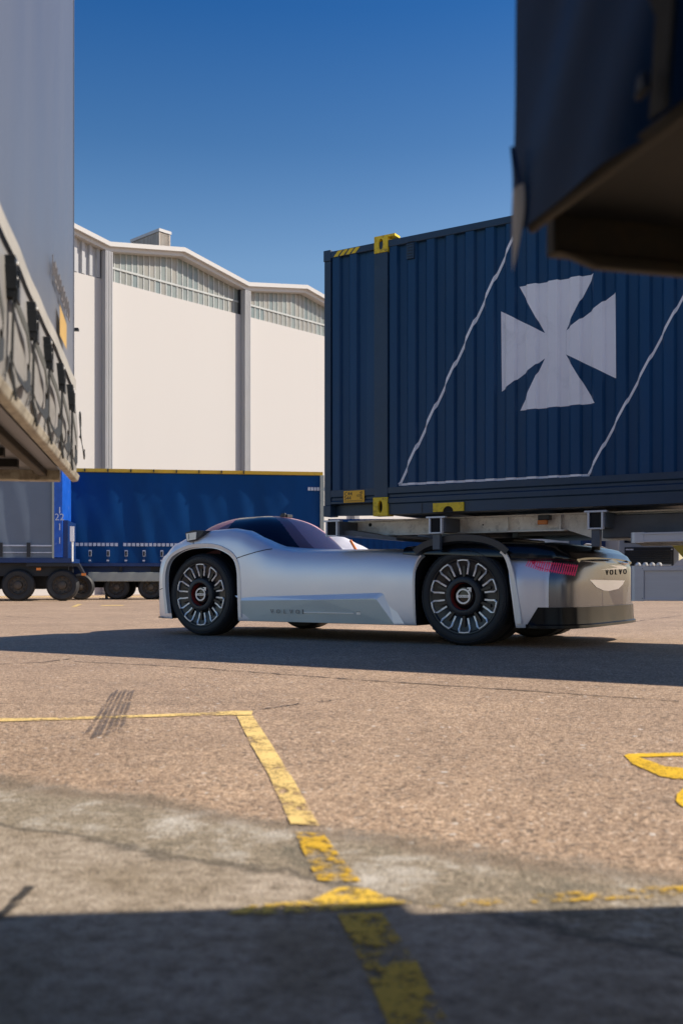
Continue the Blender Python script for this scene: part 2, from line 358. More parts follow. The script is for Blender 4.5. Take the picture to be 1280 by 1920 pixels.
def text_mesh(body, size, extrude=0.0, spacing=1.0, align='LEFT'):
    cu = bpy.data.curves.new('lettering', 'FONT'); cu.body = body; cu.size = size; cu.extrude = extrude
    cu.space_character = spacing; cu.align_x = align; cu.resolution_u = 3
    o = bpy.data.objects.new('lettering', cu)
    me = bpy.data.meshes.new_from_object(o); bpy.data.objects.remove(o); bpy.data.curves.remove(cu)
    return me
def add_text(m, body, size, place, extrude=0.002, spacing=1.0, align='LEFT', width=None):
    """append lettering; place maps flat (u, v, w) to a point"""
    me = text_mesh(body, size, extrude, spacing, align)
    k = 1.0
    if width:
        xs = [v.co.x for v in me.vertices]; k = width / (max(xs) - min(xs))
    m.add([place(v.co.x * k, v.co.y, v.co.z) for v in me.vertices], [tuple(p.vertices) for p in me.polygons])
    bpy.data.meshes.remove(me); return m
def catmull(pts, n):
    """n samples through a list of equal-length tuples"""
    out = []; L = len(pts) - 1
    for k in range(n):
        u = k / (n - 1) * L; i = min(int(u), L - 1); t = u - i
        p0, p1, p2, p3 = pts[max(i - 1, 0)], pts[i], pts[i + 1], pts[min(i + 2, L)]
        out.append(tuple(0.5 * (2 * b + (c - a) * t + (2 * a - 5 * b + 4 * c - d) * t * t + (3 * b - a - 3 * c + d) * t ** 3) for a, b, c, d in zip(p0, p1, p2, p3)))
    return out
def lerp_table(tab, x):
    if x <= tab[0][0]: return tab[0][1:]
    for a, b in zip(tab, tab[1:]):
        if x <= b[0]:
            t = (x - a[0]) / (b[0] - a[0]); t = t * t * (3 - 2 * t) * 0.35 + t * 0.65
            return tuple(p + (q - p) * t for p, q in zip(a[1:], b[1:]))
    return tab[-1][1:]
def circle(cx, cz, r, k=24): return [(cx + r * math.cos(2 * math.pi * i / k), cz + r * math.sin(2 * math.pi * i / k)) for i in range(k)]

# ================================================================== GROUND AND SKY SETTING
g = MB().use('ground'); g.add([(-900, -200, 0), (900, -200, 0), (900, 1500, 0), (-900, 1500, 0)], [(0, 1, 2, 3)])
g.build('ground', kind='structure', fix=False)
def ground_sheet(name, px, key, z=0.004, **kw):
    q_ = []
    for (x0, y0), (x1, y1) in zip(px, px[1:] + px[:1]):
        k_ = max(1, int(math.hypot(x1 - x0, y1 - y0) / 5)); jj = min(.8, max(.1, (y0 - 1320) / 160))
        q_ += [(x0 + (x1 - x0) * i / k_ + random.uniform(-jj, jj), y0 + (y1 - y0) * i / k_ + random.uniform(-.4, .4) * min(1, jj)) for i in range(k_)]
    pts = [ground_at(x, y, z) for x, y in q_]
    a = sum(p[0] * q[1] - q[0] * p[1] for p, q in zip(pts, pts[1:] + pts[:1]))
    if a < 0: pts.reverse()
    m = mb(key); m.add([(x, y, z) for x, y in pts], [tuple(range(len(pts)))])
    return m.build(name, fix=False, kind='structure', **kw)
ground_sheet('road_marking', [(-40, 1347), (100, 1345.5), (240, 1341), (380, 1336), (440, 1332.5), (474, 1332.5), (472, 1340), (445, 1340.5), (380, 1341), (240, 1345.5), (100, 1350), (-40, 1353.5)], 'line')
ground_sheet('road_marking', [(444, 1342), (474, 1341.5), (510, 1397), (552, 1465), (598, 1547), (545, 1544), (505, 1455), (470, 1395)], 'line')
ground_sheet('road_marking', [(553, 1560), (606, 1562), (642, 1610), (676, 1652), (596, 1650), (570, 1600)], 'line_worn')
ground_sheet('road_marking', [(425, 1712), (470, 1697), (585, 1687), (615, 1672), (640, 1662), (690, 1666), (728, 1682), (775, 1692), (640, 1706), (520, 1713)], 'line_patchy')
ground_sheet('road_marking', [(632, 1712), (716, 1710), (780, 1800), (845, 1925), (730, 1925), (685, 1820)], 'line_worn')
ground_sheet('road_marking', [(770, 1693), (1000, 1676), (1300, 1658), (1300, 1680), (1000, 1692), (800, 1702)], 'line_faint')
ground_sheet('road_marking', [(1169, 1416), (1178, 1413), (1320, 1409.5), (1320, 1416), (1196, 1419), (1246, 1437), (1320, 1442), (1320, 1459), (1265, 1460), (1238, 1455), (1185, 1432)], 'line_fresh')
ground_sheet('road_marking', [(1320, 1470), (1286, 1473), (1268, 1488), (1266, 1502), (1280, 1513), (1320, 1522)], 'line_fresh')
ground_sheet('road_marking', [(134, 1138), (146, 1132.5), (155, 1132.5), (143, 1138)], 'line')
ground_sheet('road_marking', [(190, 1134.6), (232, 1134.2), (232, 1135.6), (190, 1136)], 'line')
ground_sheet('road_marking', [(0, 1118.6), (290, 1118.0), (290, 1119.0), (0, 1119.8)], 'line')
# skid marks: three rubber streaks
m = mb('skid')
for a, b, c, d in ((213, 1298, 166, 1372), (221, 1293, 176, 1382), (228, 1296, 187, 1378), (237, 1292, 200, 1381), (244, 1296, 212, 1376), (251, 1293, 224, 1380)):
    w = 4.2
    pts = [ground_at(x, y, 0.008) for x, y in ((a - w * .5, b), (a + w * .5, b), (c + w, d), (c - w, d))]
    m.add([(x, y, 0.008) for x, y in pts], [(3, 2, 1, 0)])
m.build('skid_mark', fix=False, kind='structure')
def crack_line(px, w=0.01):
    pts = []
    for (x0, y0), (x1, y1) in zip(px, px[1:]):
        for k in range(14):
            t = k / 14; pts.append(ground_at(x0 + (x1 - x0) * t, y0 + (y1 - y0) * t + random.uniform(-.5, .5), 0.004))
    m = mb('crack'); n = len(pts)
    def fn(i, j):
        a, b = Vector(pts[max(i - 1, 0)]), Vector(pts[min(i + 1, n - 1)]); d = (b - a).normalized(); nn = Vector((-d.y, d.x))
        ww = w * (0.6 + 0.7 * random.random()); p = Vector(pts[i]) + nn * (ww if j else -ww)
        return (p.x, p.y, 0.004)
    m.grid(fn, n, 2); m.build('road_surface_crack', fix=True, kind='structure')
crack_line([(140, 1240), (330, 1249), (560, 1266), (640, 1272), (900, 1289), (1300, 1316)], 0.012)
crack_line([(0, 1245), (70, 1242), (140, 1234)], 0.012)
crack_line([(480, 1331), (560, 1319), (640, 1311)], 0.007)
crack_line([(-20, 1733), (20, 1700), (60, 1658)], 0.012)
crack_line([(0, 1155), (120, 1160), (290, 1158)], 0.02)
crack_line([(1190, 1165), (1290, 1152)], 0.012)

# ================================================================== HALL
HF = Frame(*(lambda k: ((335 - CX) / FPX * k, k))(52.0), math.atan2(FPX, 2385 - CX))
hall = empty('industrial_hall', HF, label='tall white industrial hall with three shallow gables, glazed bands and grey ribbed pilasters', cat='building')
def hp(x, y, t=0): return HF.at(x, y, t)
sA = hp(197.5, 456)[0]; sB = hp(457, 533)[0]
bay = sB - sA
zv = (hp(197.5, 456)[1] + hp(457, 533)[1]) / 2
pk = hp(337, 467.5); zp = pk[1]; fr_ = (pk[0] - sA) / bay
roofline = []
for k in range(-2, 3):
    roofline += [(sA + k * bay, zv), (sA + (k + fr_) * bay, zp)]
roofline.append((sA + 3 * bay, zv))
s0, s1 = roofline[0][0], roofline[-1][0]
zb = hp(335, 560)[1]                                            # top of the rendered wall
m = mb('hall_white'); m.box(s0, s1, 0, 0.5, 0, zb)
m.build('wall', hall)
depth = 60
m = mb('hall_roof')
nR = len(roofline)
m.add([(a, 0.05, b - 0.10) for a, b in roofline] + [(a, depth, b - 0.10) for a, b in roofline], [(i, i + 1, nR + i + 1, nR + i) for i in range(nR - 1)])
m.add([(s0, 0.3, 0), (s0, depth, 0), (s0, depth, zv - .2), (s0, 0.3, zv - .2), (s1, 0.3, 0), (s1, depth, 0), (s1, depth, zv - .2), (s1, 0.3, zv - .2)], [(0, 1, 2, 3), (4, 5, 6, 7), (1, 5, 6, 2)])
m.build('roof', hall, fix=False)
fh = 0.42                                                       # fascia height
m = mb('hall_trim')
for (a, b), (c, d) in zip(roofline, roofline[1:]):
    m.prism([(a, b - fh), (c, d - fh), (c, d - .22), (a, b - .22)], -0.28, 0.3)
    m.prism([(a, b - .22), (c, d - .22), (c, d), (a, b)], -0.46, 0.3)
m.build('fascia', hall)
def roof_z(s):
    for (a, b), (c, d) in zip(roofline, roofline[1:]):
        if a <= s <= c: return b + (d - b) * (s - a) / (c - a)
    return zv
pw = abs(hp(205, 700)[0] - hp(190.5, 700)[0])
for k in range(-2, 4):
    c0 = sA + k * bay
    m = mb('hall_clad'); m.box(c0 - pw / 2, c0 + pw / 2, -0.22, 0.2, 0, zv - fh)
    n = 5
    for i in range(n):
        x = c0 - pw / 2 + (i + 0.5) * pw / n; m.box(x - pw / n * .28, x + pw / n * .28, -0.36, -0.222, 0.02, zv - fh - .02)
    m.build('pilaster', hall)
for k in range(-2, 3):
    a, b = sA + k * bay + pw / 2 + .05, sA + (k + 1) * bay - pw / 2 - .05
    if k == -1 or k == -2:                                       # this bay is closed with ribbed sheet instead of glass
        m = mb('hall_clad'); N = int((b - a) / 0.42)
        pts = []
        for i in range(N):
            x = a + (b - a) * i / N; w = (b - a) / N
            pts += [(x, 0.10), (x + w * .45, 0.10), (x + w * .55, -0.02), (x + w * .92, -0.02)]
        rows = [[(x, y, zb + .02) for x, y in pts], [(x, y, roof_z(x) - fh - .0) for x, y in pts]]
        m.grid(lambda i, j: rows[i][j], 2, len(pts)); m.build('ribbed_sheet', hall)
        continue
    N = 24; st = (b - a) / N
    w = MB(); [w.use('pane%d' % q) for q in range(4)]
    bars = mb('pane_frame')
    zmid = lambda s: zv - fh - .62
    for i in range(N):
        x0, x1 = a + i * st, a + (i + 1) * st
        for lo, hi in ((lambda s: zb, zmid), (zmid, lambda s: max(zmid(s) + .02, roof_z(s) - fh + .02))):
            w.use('pane%d' % random.choice([0, 1, 1, 2, 3, 3, 0]))
            w.add([(x0 + .01, .16, lo(x0)), (x1 - .01, .16, lo(x1)), (x1 - .01, .16, hi(x1)), (x0 + .01, .16, hi(x0))], [(0, 1, 2, 3)])
        if i: bars.box(x0 - .03, x0 + .03, .135, .155, zb + .01, roof_z(x0) - fh)
    bars.box(a, b, .11, .134, zmid(a) - .05, zmid(a) + .05)
    bars.use('chassis'); bars.box(a - .04, a + .02, .0, .17, zb, roof_z(a) - fh); bars.box(b - .02, b + .1, .0, .17, zb, roof_z(b) - fh)
    wo = w.build('window', hall, fix=False); bars.build('glazing_bars', wo)
# rust streaked plant box on the roof ridge
kx0, kx1 = 249, 317
m = mb('rusty_white')
t_in = 7.0
t_in = 2.5
bx0, bx1 = hp(299, 450, t_in)[0], hp(317, 450, t_in)[0]
ztop = hp(299, 434.5, t_in)[1]
tb = t_in
while True:
    w_ = HF.o + HF.e * bx0 + HF.n * tb
    if CX + FPX * w_.x / w_.y < 249 or tb > 40: break
    tb += .1
D_ = tb - t_in
m.box(bx0, bx1, t_in, tb, zv - .5, ztop)
n = 9
for i in range(n):
    x = bx0 + (bx1 - bx0) * (i + .5) / n; m.box(x - .09, x + .09, t_in - .06, t_in - .001, zv, ztop - .05)
for i in range(18):
    y = t_in + D_ * (i + .5) / 18; m.box(bx0 - .06, bx0 - .001, y - .09, y + .09, zv, ztop - .05)
vb = m.build('rooftop_box', hall, label='rust streaked ribbed box standing on the roof')
m = mb('hall_trim'); m.box(bx0 - .08, bx1 + .1, t_in - .1, tb + .1, ztop + .001, ztop + .16); m.build('cap', vb)

# lamp pole in front of the hall
pz = 44.0
px_, h_top, h_bot = (138.5 - CX) / FPX * pz, CH + (HZ - 618) / FPX * pz, 0
m = mb('pole'); m.tube([(px_, pz, 0), (px_ + .02, pz, h_top * .5), (px_ - .07, pz, h_top)], [.08, .06, .045], 8)
po = m.build('lamp_pole', label='thin grey lamp pole with a small head in front of the white hall', cat='lamp pole')
m = mb('chassis'); m.box(px_ - .35, px_ + .22, pz - .1, pz + .1, h_top - .06, h_top + .06); m.build('lamp_head', po)

# ================================================================== WHEEL FOR ORDINARY TRAILERS
def trailer_wheel(parent, x, y, D, inward=1, kx=True):
    r = D / 2; w = empty('wheel', None); w.parent = parent; w.location = (x, y, r)
    m = mb('rubber'); wd = .36
    m.lathe([(r * .58, .03), (r * .62, .0), (r * .86, -.01), (r * .96, .03), (r, .07), (r, wd - .07), (r * .95, wd), (r * .5, wd)], k=40)
    m.build('tyre', w, smooth=True)
    m = mb('rim_brown'); m.lathe([(r * .60, .02), (r * .565, .0), (r * .54, .05), (r * .50, .12), (r * .28, .13), (r * .24, .03), (r * .12, .0), (0.001, .0)], k=36)
    for i in range(10):
        a = 2 * math.pi * i / 10
        m.use('chassis'); m.prism(circle(math.cos(a) * r * .42, math.sin(a) * r * .42, r * .055, 8), .105, .135)
        m.use('rim_brown'); m.prism(circle(math.cos(a) * r * .20, math.sin(a) * r * .20, r * .025, 6), .0, .06)
    m.build('rim', w, smooth=True)
    return w

# ================================================================== BLUE CURTAIN TRAILER (far)
zB = 36.5
ang = math.atan2(FPX, 605 + 202 / .0152 - CX)
BFr = Frame((605 - CX) / FPX * zB, zB, ang)
blue = empty('curtain_trailer', BFr, label='dark blue curtain sided semi trailer with a yellow roof rail, parked before the white hall', cat='trailer', group='curtain sided trailers parked in the yard')
bt = BFr.at(400, 889)[1]; bb = BFr.at(400, 1056)[1]; yt = BFr.at(400, 882)[1]; L0, L1 = -13.6, 0.0
def curtain(m, x0, x1, z0, z1, y, period, amp, nx, nz):
    m.grid(lambda i, j: (x0 + (x1 - x0) * i / (nx - 1), y - amp * (0.5 - 0.5 * math.cos((x0 + (x1 - x0) * i / (nx - 1)) * 2 * math.pi / period)) * math.sin(math.pi * j / (nz - 1)) + 0.01 * math.sin(i * .7 + j), z0 + (z1 - z0) * j / (nz - 1)), nx, nz)
m = mb('curtain_blue'); m.box(L0 + .05, L1 - .05, .06, 2.5, bb, bt); curtain(m, L0 + .02, L1 - .1, bb, bt, .03, 1.18, .03, 160, 8)
cu = m.build('curtain', blue, smooth=True)
zs = BFr.at(400, 1022)[1]
m = mb('curtain_stripe')
x = L0
while x < L1 - .3:
    if not (-7.35 < x < -7.2): m.box(x, x + .11, -.045, -.035, zs - .055, zs + .055)
    x += .15
for i in range(6): m.box(-.55 + i * .11, -.47 + i * .11, -.045, -.035, bt - .55, bt - .43)
for i in range(4): m.box(-.0 - .08, -.0, -.045, -.035, bt - .75 - i * .14, bt - .63 - i * .14)
m.build('reflective_tape', cu)
m = mb('yellow_rail'); m.box(L0, L1, -.03, 2.53, bt + .012, yt); 
for i in range(14): m.use('buckle').box(L0 + .8 * i + .3, L0 + .8 * i + .34, -.05, -.031, bt + .02, yt)
m.build('roof_rail', blue)
m = mb('guard'); m.box(L1 - .10, L1 + .04, -.06, 2.56, bb - .05, bt + .01); m.build('corner_post', blue)
m = mb('dark_blue')
for i in range(22):
    x = L0 + .3 + .625 * i
    m.use('curtain_stripe').box(x - .05, x + .05, -.075, -.05, zs - .42, zs - .2); m.use('chassis').box(x - .035, x + .035, -.09, -.076, zs - .40, zs - .24)
    m.use('dark_blue').box(x - .02, x + .02, -.07, -.05, bb, zs - .42)
    m.use('curtain_stripe').box(x - .05, x + .03, -.08, -.05, bb + .06, bb + .11)
m.build('buckles', blue, kind='stuff')
m = mb('dark_blue'); m.box(L0, L1, -.02, 2.5, bb - .12, bb - .005); m.box(L0, L1, .3, .45, bb - .5, bb - .13); m.box(L0, L1, 2.0, 2.15, bb - .5, bb - .13)
m.use('chassis'); 
for i in range(8): m.box(L0 + 1.2 + i * 1.7, L0 + 1.3 + i * 1.7, .1, 2.4, bb - .35, bb - .13)
m.box(-6.2, -4.8, .2, .8, .55, bb - .13)
m.build('chassis_frame', blue)
gz0, gz1 = BFr.at(230, 1090)[1], BFr.at(230, 1073)[1]
gx0 = BFr.at(166, 1080)[0]
m = mb('guard'); m.box(gx0, gx0 + 4.4, -.02, .03, gz0, gz1); m.build('side_guard', blue, bevel=.01)
m = mb('chassis'); m.box(gx0 - 3, gx0 + 9, 2.3, 2.36, .42, .98); m.build('shaded_far_guard', blue)  # far guard coloured black for the shade under the trailer
m = mb('chassis'); m.box(gx0 + .55, gx0 + .65, .3, .42, .0, gz0 + .2); m.box(gx0 + .35, gx0 + .85, .2, .5, .0, .05); m.build('landing_leg', blue)
for i, px in enumerate((224, 289)):
    trailer_wheel(blue, BFr.at(px, 1097)[0], 1.95, .90)
for i, px in enumerate((218, 282)):
    trailer_wheel(blue, BFr.at(px, 1097)[0], .15, .90)
trailer_wheel(blue, BFr.at(218, 1097)[0] + 3.4, .15, .90)
tag(blue, kind='thing')

# ================================================================== GREY CURTAIN TRAILER (nearer, at the left)
zG = 33.0
GF = Frame((100 - CX) / FPX * zG, zG, ang)
grey = empty('curtain_trailer', GF, label='grey curtain sided semi trailer with a bright blue end wall', cat='trailer', group='curtain sided trailers parked in the yard')
gb = GF.at(60, 1046)[1]; gt = GF.at(60, 868)[1]; G0 = -13.6
m = mb('curtain_grey'); m.box(G0, -.03, .06, 2.5, gb, gt); curtain(m, G0, -.03, gb, gt, .03, 1.5, .025, 160, 6); cu = m.build('curtain', grey, smooth=True)
m = mb('guard'); m.box(-.03, .035, -.03, .1, gb - .03, gt); m.box(G0, .035, -.02, 2.5, gt, gt + .12); m.build('corner_post', grey)
# end wall seen through its blue doors
e1 = GF.at(117.5, 1000)[0]
m = mb('bright_blue'); m.box(.037, e1, -.02, 2.5, gb + .02, gt); 
ew = m.build('end_wall', grey)
for z in (2.9, 2.35, 1.9): m = mb('curtain_stripe'); m.box(e1 - .10, e1 - .07, -.032, -.021, z, z + .22); m.build('scratched_mark', ew)
m = mb('ink'); m.use('curtain_stripe'); add_text(m, '22', .32, lambda u, v, w: (.05 + u, -.024 - w, gb + 1.25 + v), .001); m.build('lettering', ew)
m = mb('dark_blue'); m.box(e1 + .002, GF.at(127, 1000)[0], .1, 2.4, gb - .1, GF.at(120, 975)[1]); m.build('tail_lift', grey)
m = mb('galv'); m.tube([(e1 + .32, .0, gb - .12), (e1 + .32, 0, gb + .75)], .035); m.use('white_paint').box(e1 + .25, e1 + .38, -.05, .0, gb + .55, gb + 1.05); m.build('lock_rod', grey)
m = mb('curtain_stripe')
zt = GF.at(60, 1023.5)[1]
m.box(G0, -.04, -.05, -.04, zt - .015, zt + .03); m.box(G0, -.04, -.05, -.04, GF.at(60, 1036)[1] - .012, GF.at(60, 1036)[1] + .015)
m.build('edge_strip', grey)
m = mb('chassis')
for px in (3, 55):
    xx = GF.at(px, 1030)[0]; m.box(xx - .06, xx + .06, -.10, -.051, gb + .03, gb + .50)
m.build('buckles', grey, kind='stuff')
m = mb('dark_blue'); m.box(G0, e1 + .3, -.03, 2.5, gb - .16, gb - .005); m.build('side_rail', grey)
m = mb('chassis'); m.box(G0, e1 + .15, .3, .5, gb - .6, gb - .17); m.box(G0, e1 + .1, 1.9, 2.1, gb - .6, gb - .17)
m.prism([GF.at(50, 1056), GF.at(148, 1056), GF.at(160, 1078), GF.at(157, 1080), GF.at(145, 1062), GF.at(50, 1062)], .0, .4)
m.build('chassis_frame', grey)
for px in (73, 157.5):
    m = mb('orange'); xx, zz = GF.at(px, 1067 if px < 100 else 1077); m.box(xx - .07, xx + .07, -.03, .0, zz - .04, zz + .04); m.build('marker_lamp', grey)
for px in (-45, 33, 116.5): trailer_wheel(grey, GF.at(px, 1094)[0], .05, 1.06)
m = mb('chassis'); m.box(G0, -.1, 2.3, 2.36, .38, 1.0); m.box(GF.at(55, 1094)[0], GF.at(90, 1094)[0], 1.2, 1.9, .5, .9); m.build('shaded_far_guard', grey)  # black colour carries the underside shade on guard and box
trailer_wheel(grey, GF.at(138, 1095)[0], 1.95, .93)

# ================================================================== NEAR LEFT TRAILER
d0 = (.655 - .11); zl = (1.2 - CH) / (HZ - 885) * FPX
LF = Frame((138 - CX) / FPX * zl, zl, math.atan2(FPX, 305 - CX))
near = empty('curtain_trailer', LF, label='blurred grey blue tarpaulin trailer with black strap buckles along the left edge', cat='trailer', group='curtain sided trailers parked in the yard')
LN = 9.0
zst = 1.66; zt0 = 1.20
def bulge(s, z):
    # tarp pulled in by the buckles at ~1.5 m and bellying out under them
    k = max(0.0, min(1.0, (1.60 - z) / .42))
    return -(.016 * math.sin(math.pi * min(1, k * 1.0)) * (0.7 + .3 * math.cos(s * 2 * math.pi / .5)) + .010 * k)
def lt(s, z): return bulge(s, z) - .002 * math.sin(s * 5.1) * min(1, (z - zt0) * 2) - .0015 * math.sin(s * 12.3 + 1)
m = mb('tarp_upper')
m.grid(lambda i, j: (-LN + LN * i / 260, lt(-LN + LN * i / 260, 1.60 + 2.5 * (j / 30)), 1.60 + 2.5 * (j / 30)), 261, 31)
m.box(-LN, -.01, .06, 2.48, zt0, 4.1)
up = m.build('tarpaulin', near, smooth=True)
m = mb('tarp_lower')
m.grid(lambda i, j: (-LN + (LN + .006 + .03 * max(0, (1.5 - (1.17 + .43 * j / 24))) ) * i / 360, lt(-LN + LN * i / 360, 1.17 + .43 * j / 24) - .004 * math.sin(i * .9) * (1 - j / 24), 1.17 + .43 * j / 24), 361, 25)
m.build('tarpaulin_skirt', near, smooth=True)
# cream stripe along the side
s_a, z_a = LF.at(0, 413); s_b, z_b = LF.at(133, 716)
m = mb('tarp_stripe'); zc = (z_a + z_b) / 2
m.grid(lambda i, j: (-LN + LN * i / 120, lt(-LN + LN * i / 120, zc) - .012, zc - .028 + .056 * j), 121, 2); m.build('stripe', near)
y0 = LF.poly([(105, 570), (118.5, 608), (118.5, 655), (105.5, 628)])
m = mb('tarp_yellow'); m.add([(a, -.016, b) for a, b in y0], [(0, 1, 2, 3)]); m.build('yellow_marker', near)
m = mb('tarp_letters')
la = LF.poly([(92, 475), (126, 600), (126, 632), (92, 515)])
for i in range(9):
    t0, t1 = (i + .12) / 9, (i + .72) / 9
    sa_, sb2 = la[0][0] + (la[1][0] - la[0][0]) * t0, la[0][0] + (la[1][0] - la[0][0]) * t1
    zlo, zhi = la[3][1], la[0][1]
    w = (sb2 - sa_)
    m.box(sa_, sa_ + w * .25, -.015, -.012, zlo, zhi)
    if i % 2: m.box(sa_ + w * .25, sb2, -.015, -.012, zhi - (zhi - zlo) * .22, zhi)
    if i % 3: m.box(sa_ + w * .25, sb2, -.015, -.012, zlo, zlo + (zhi - zlo) * .2)
    m.box(sb2 - w * .25, sb2, -.0155, -.012, zlo + (zhi - zlo) * .22, zhi - (zhi - zlo) * .23)
m.build('faded_lettering', near)
m = mb('tarp_upper'); m.box(-.012, .006, -.004, .3, 1.45, 4.1); m.build('corner_edge', near)
# frame rail and underside
m = mb('rail_dirty')
m.prism([(-.030, 1.186), (.012, 1.186), (.012, 1.152), (-.020, 1.154)], -LN, .02, 'x'); m.use('rust_rail').prism([(.12, 1.21), (.16, 1.21), (.16, 1.17), (.12, 1.17)], -LN, .0, 'x')
m.build('side_rail', near, bevel=.006)
m = mb('rail_dirty'); m.box(-.06, .02, .062, 2.4, 1.15, 1.25); m.build('end_beam', near, bevel=.006)
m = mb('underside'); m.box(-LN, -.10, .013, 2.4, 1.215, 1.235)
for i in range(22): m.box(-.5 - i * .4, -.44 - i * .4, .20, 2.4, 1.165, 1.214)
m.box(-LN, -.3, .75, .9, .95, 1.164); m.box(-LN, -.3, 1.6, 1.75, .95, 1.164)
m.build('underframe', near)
# five buckles with straps
bk = [((9.5, 481), (11, 562)), ((51.5, 568), (52, 637)), ((81, 633), (82, 691)), ((104, 682), (105, 733)), ((123, 722), (123, 768))]
def strap_set(s, zt_, zb2, last=False):
    y = lt(s, 1.5) - .004
    m = mb('buckle'); m.box(s - .022, s + .022, y - .020, y + .01, zb2, zt_); 
    m.box(s - .030, s - .0221, y - .026, y + .012, zb2 + .02, zt_ - .03); m.box(s + .0221, s + .030, y - .026, y + .012, zb2 + .02, zt_ - .03)
    m.prism([(s - .025, zb2 - .012), (s + .025, zb2 - .012), (s + .018, zb2 + .03), (s - .018, zb2 + .03)], y - .028, y - .0201)
    m.use('galv').prism(circle(s, zt_ - .018, .006, 8), y - .024, y - .0201); m.prism(circle(s, (zt_ + zb2) / 2, .005, 8), y - .024, y - .0201)
    b = m.build('buckle', near, bevel=.003)
    m = mb('strap')
    zr = 1.125
    # webbing from the top of the buckle, loose tail and the tensioned run to the rail hook
    m.ribbon([(s - .01, y - .015, zb2 + .01), (s - .02, lt(s, 1.38) - .012, 1.36), (s - .035, lt(s, 1.25) - .012, 1.24), (s - .04, -.036, 1.16)], .022, (1, .25, 0), .003)
    m.ribbon([(s - .06, lt(s, 1.3) - .010, 1.28), (s - .10, lt(s, 1.25) - .012, 1.24), (s - .13, lt(s, 1.2) - .010, 1.21)], .014, (1, .2, 0), .002)
    m.build('strap', b, smooth=True)
    m = mb('strap_grey')
    L_ = lambda ds, z, o: (s + ds, lt(s + ds, z) - o, z)
    m.ribbon([L_(.0, zb2 + .01, .014), L_(.07, zb2 - .015, .015), L_(.16, zb2 - .05, .018), L_(.25, zb2 - .10, .016), L_(.27, zb2 - .15, .012)], .034, (.35, .0, 1), .0015)
    m.use('strap'); m.ribbon([L_(.27, zb2 - .14, .012), L_(.22, zb2 - .20, .020), L_(.14, zb2 - .225, .022), L_(.04, zb2 - .205, .014), L_(-.02, zb2 - .17, .010)], .034, (.1, .3, 1), .0015)  # black crescent: the loop's shade on the tarp, laid as a ribbon
    m.build('strap_loop_and_shade', b, smooth=True)
for (a, b), (c, d) in bk:
    s_, z1_ = LF.at(a, b); _, z2_ = LF.at(c, d); strap_set(s_, z1_, z2_)
for k in range(1, 6):
    strap_set(LF.at(9.5, 481)[0] - .52 * k, 1.552, 1.43)
# customs cord loop hanging off the corner
m = mb('strap'); pts = []
for k in range(17):
    a = -2.0 + 4.6 * k / 16
    pts.append((.03 + .045 * math.cos(a), -.03, 1.44 + .065 * math.sin(a)))
pts += [(-.03, -.04, 1.36), (-.02, -.05, 1.30), (.03, -.05, 1.27), (.055, -.05, 1.29), (.05, -.05, 1.32)]
m.tube(pts, .0035, 6); m.build('customs_cord', near, smooth=True)

# ================================================================== NEAR RIGHT TRAILER
RF = Frame((964 - CX) / FPX * 1.60, 1.60, math.atan2(-.964, .266))
ntr = empty('curtain_trailer', RF, label='dark navy tarpaulin trailer hanging into the top right corner, seen blurred from below', cat='trailer', group='curtain sided trailers parked in the yard')
zR = 1.205; RL = 8.0; RW = 2.1
def rt(s, z):
    k = max(0, 1 - (z - zR) / .25)
    f = math.sin((s * .9 - z * 1.0) * 7.0) * .016 + math.sin((s * 1.0 - z * .8) * 23.0 + 1) * .007 + math.sin(s * 9 - z * 3) * .006
    return f * min(1, .10 + s * 2.0) - .005 * k
m = mb('tarp_navy')
def tz(j): return zR - .002 + 2.85 * (j / 60) ** 1.25
m.grid(lambda i, j: (RL * (i / 200) ** 1.3, rt(RL * (i / 200) ** 1.3, tz(j)), tz(j)), 201, 61)
m.box(.005, RL, .035, RW - .035, zR + .05, 4.02)
m.box(.0, .03, .03, RW, 1.95, 4.02)
m.build('tarpaulin', ntr, smooth=True)
m = mb('tarp_navy'); m.box(-.05, .0, RW - .06, RW, 1.95, 2.66); m.build('corner_post', ntr); m = mb('tarp_navy'); m.box(-.025, .0, RW - .06, RW, 2.661, 4.02); m.build('corner_post', ntr)
m = mb('rust_rail'); m.prism([(-.008, zR + .008), (.010, zR + .008), (.010, zR - .008), (.0, zR - .008)], .05, RL, 'x'); m.build('side_rail', ntr, bevel=.004)
m = mb('rust_rail'); m.box(.01, .04, .05, RW, zR - .03, zR + .06); m.prism([(.05, zR - .031), (.42, zR - .031), (.42, zR - .05), (.12, zR - .052)], .035, .055, 'x'); m.build('end_beam', ntr, bevel=.004)
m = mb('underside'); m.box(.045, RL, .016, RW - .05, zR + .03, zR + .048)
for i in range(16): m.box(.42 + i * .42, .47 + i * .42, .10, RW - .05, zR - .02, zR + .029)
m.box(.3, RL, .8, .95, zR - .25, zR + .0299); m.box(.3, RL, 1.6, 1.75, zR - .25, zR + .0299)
m.build('underframe', ntr)
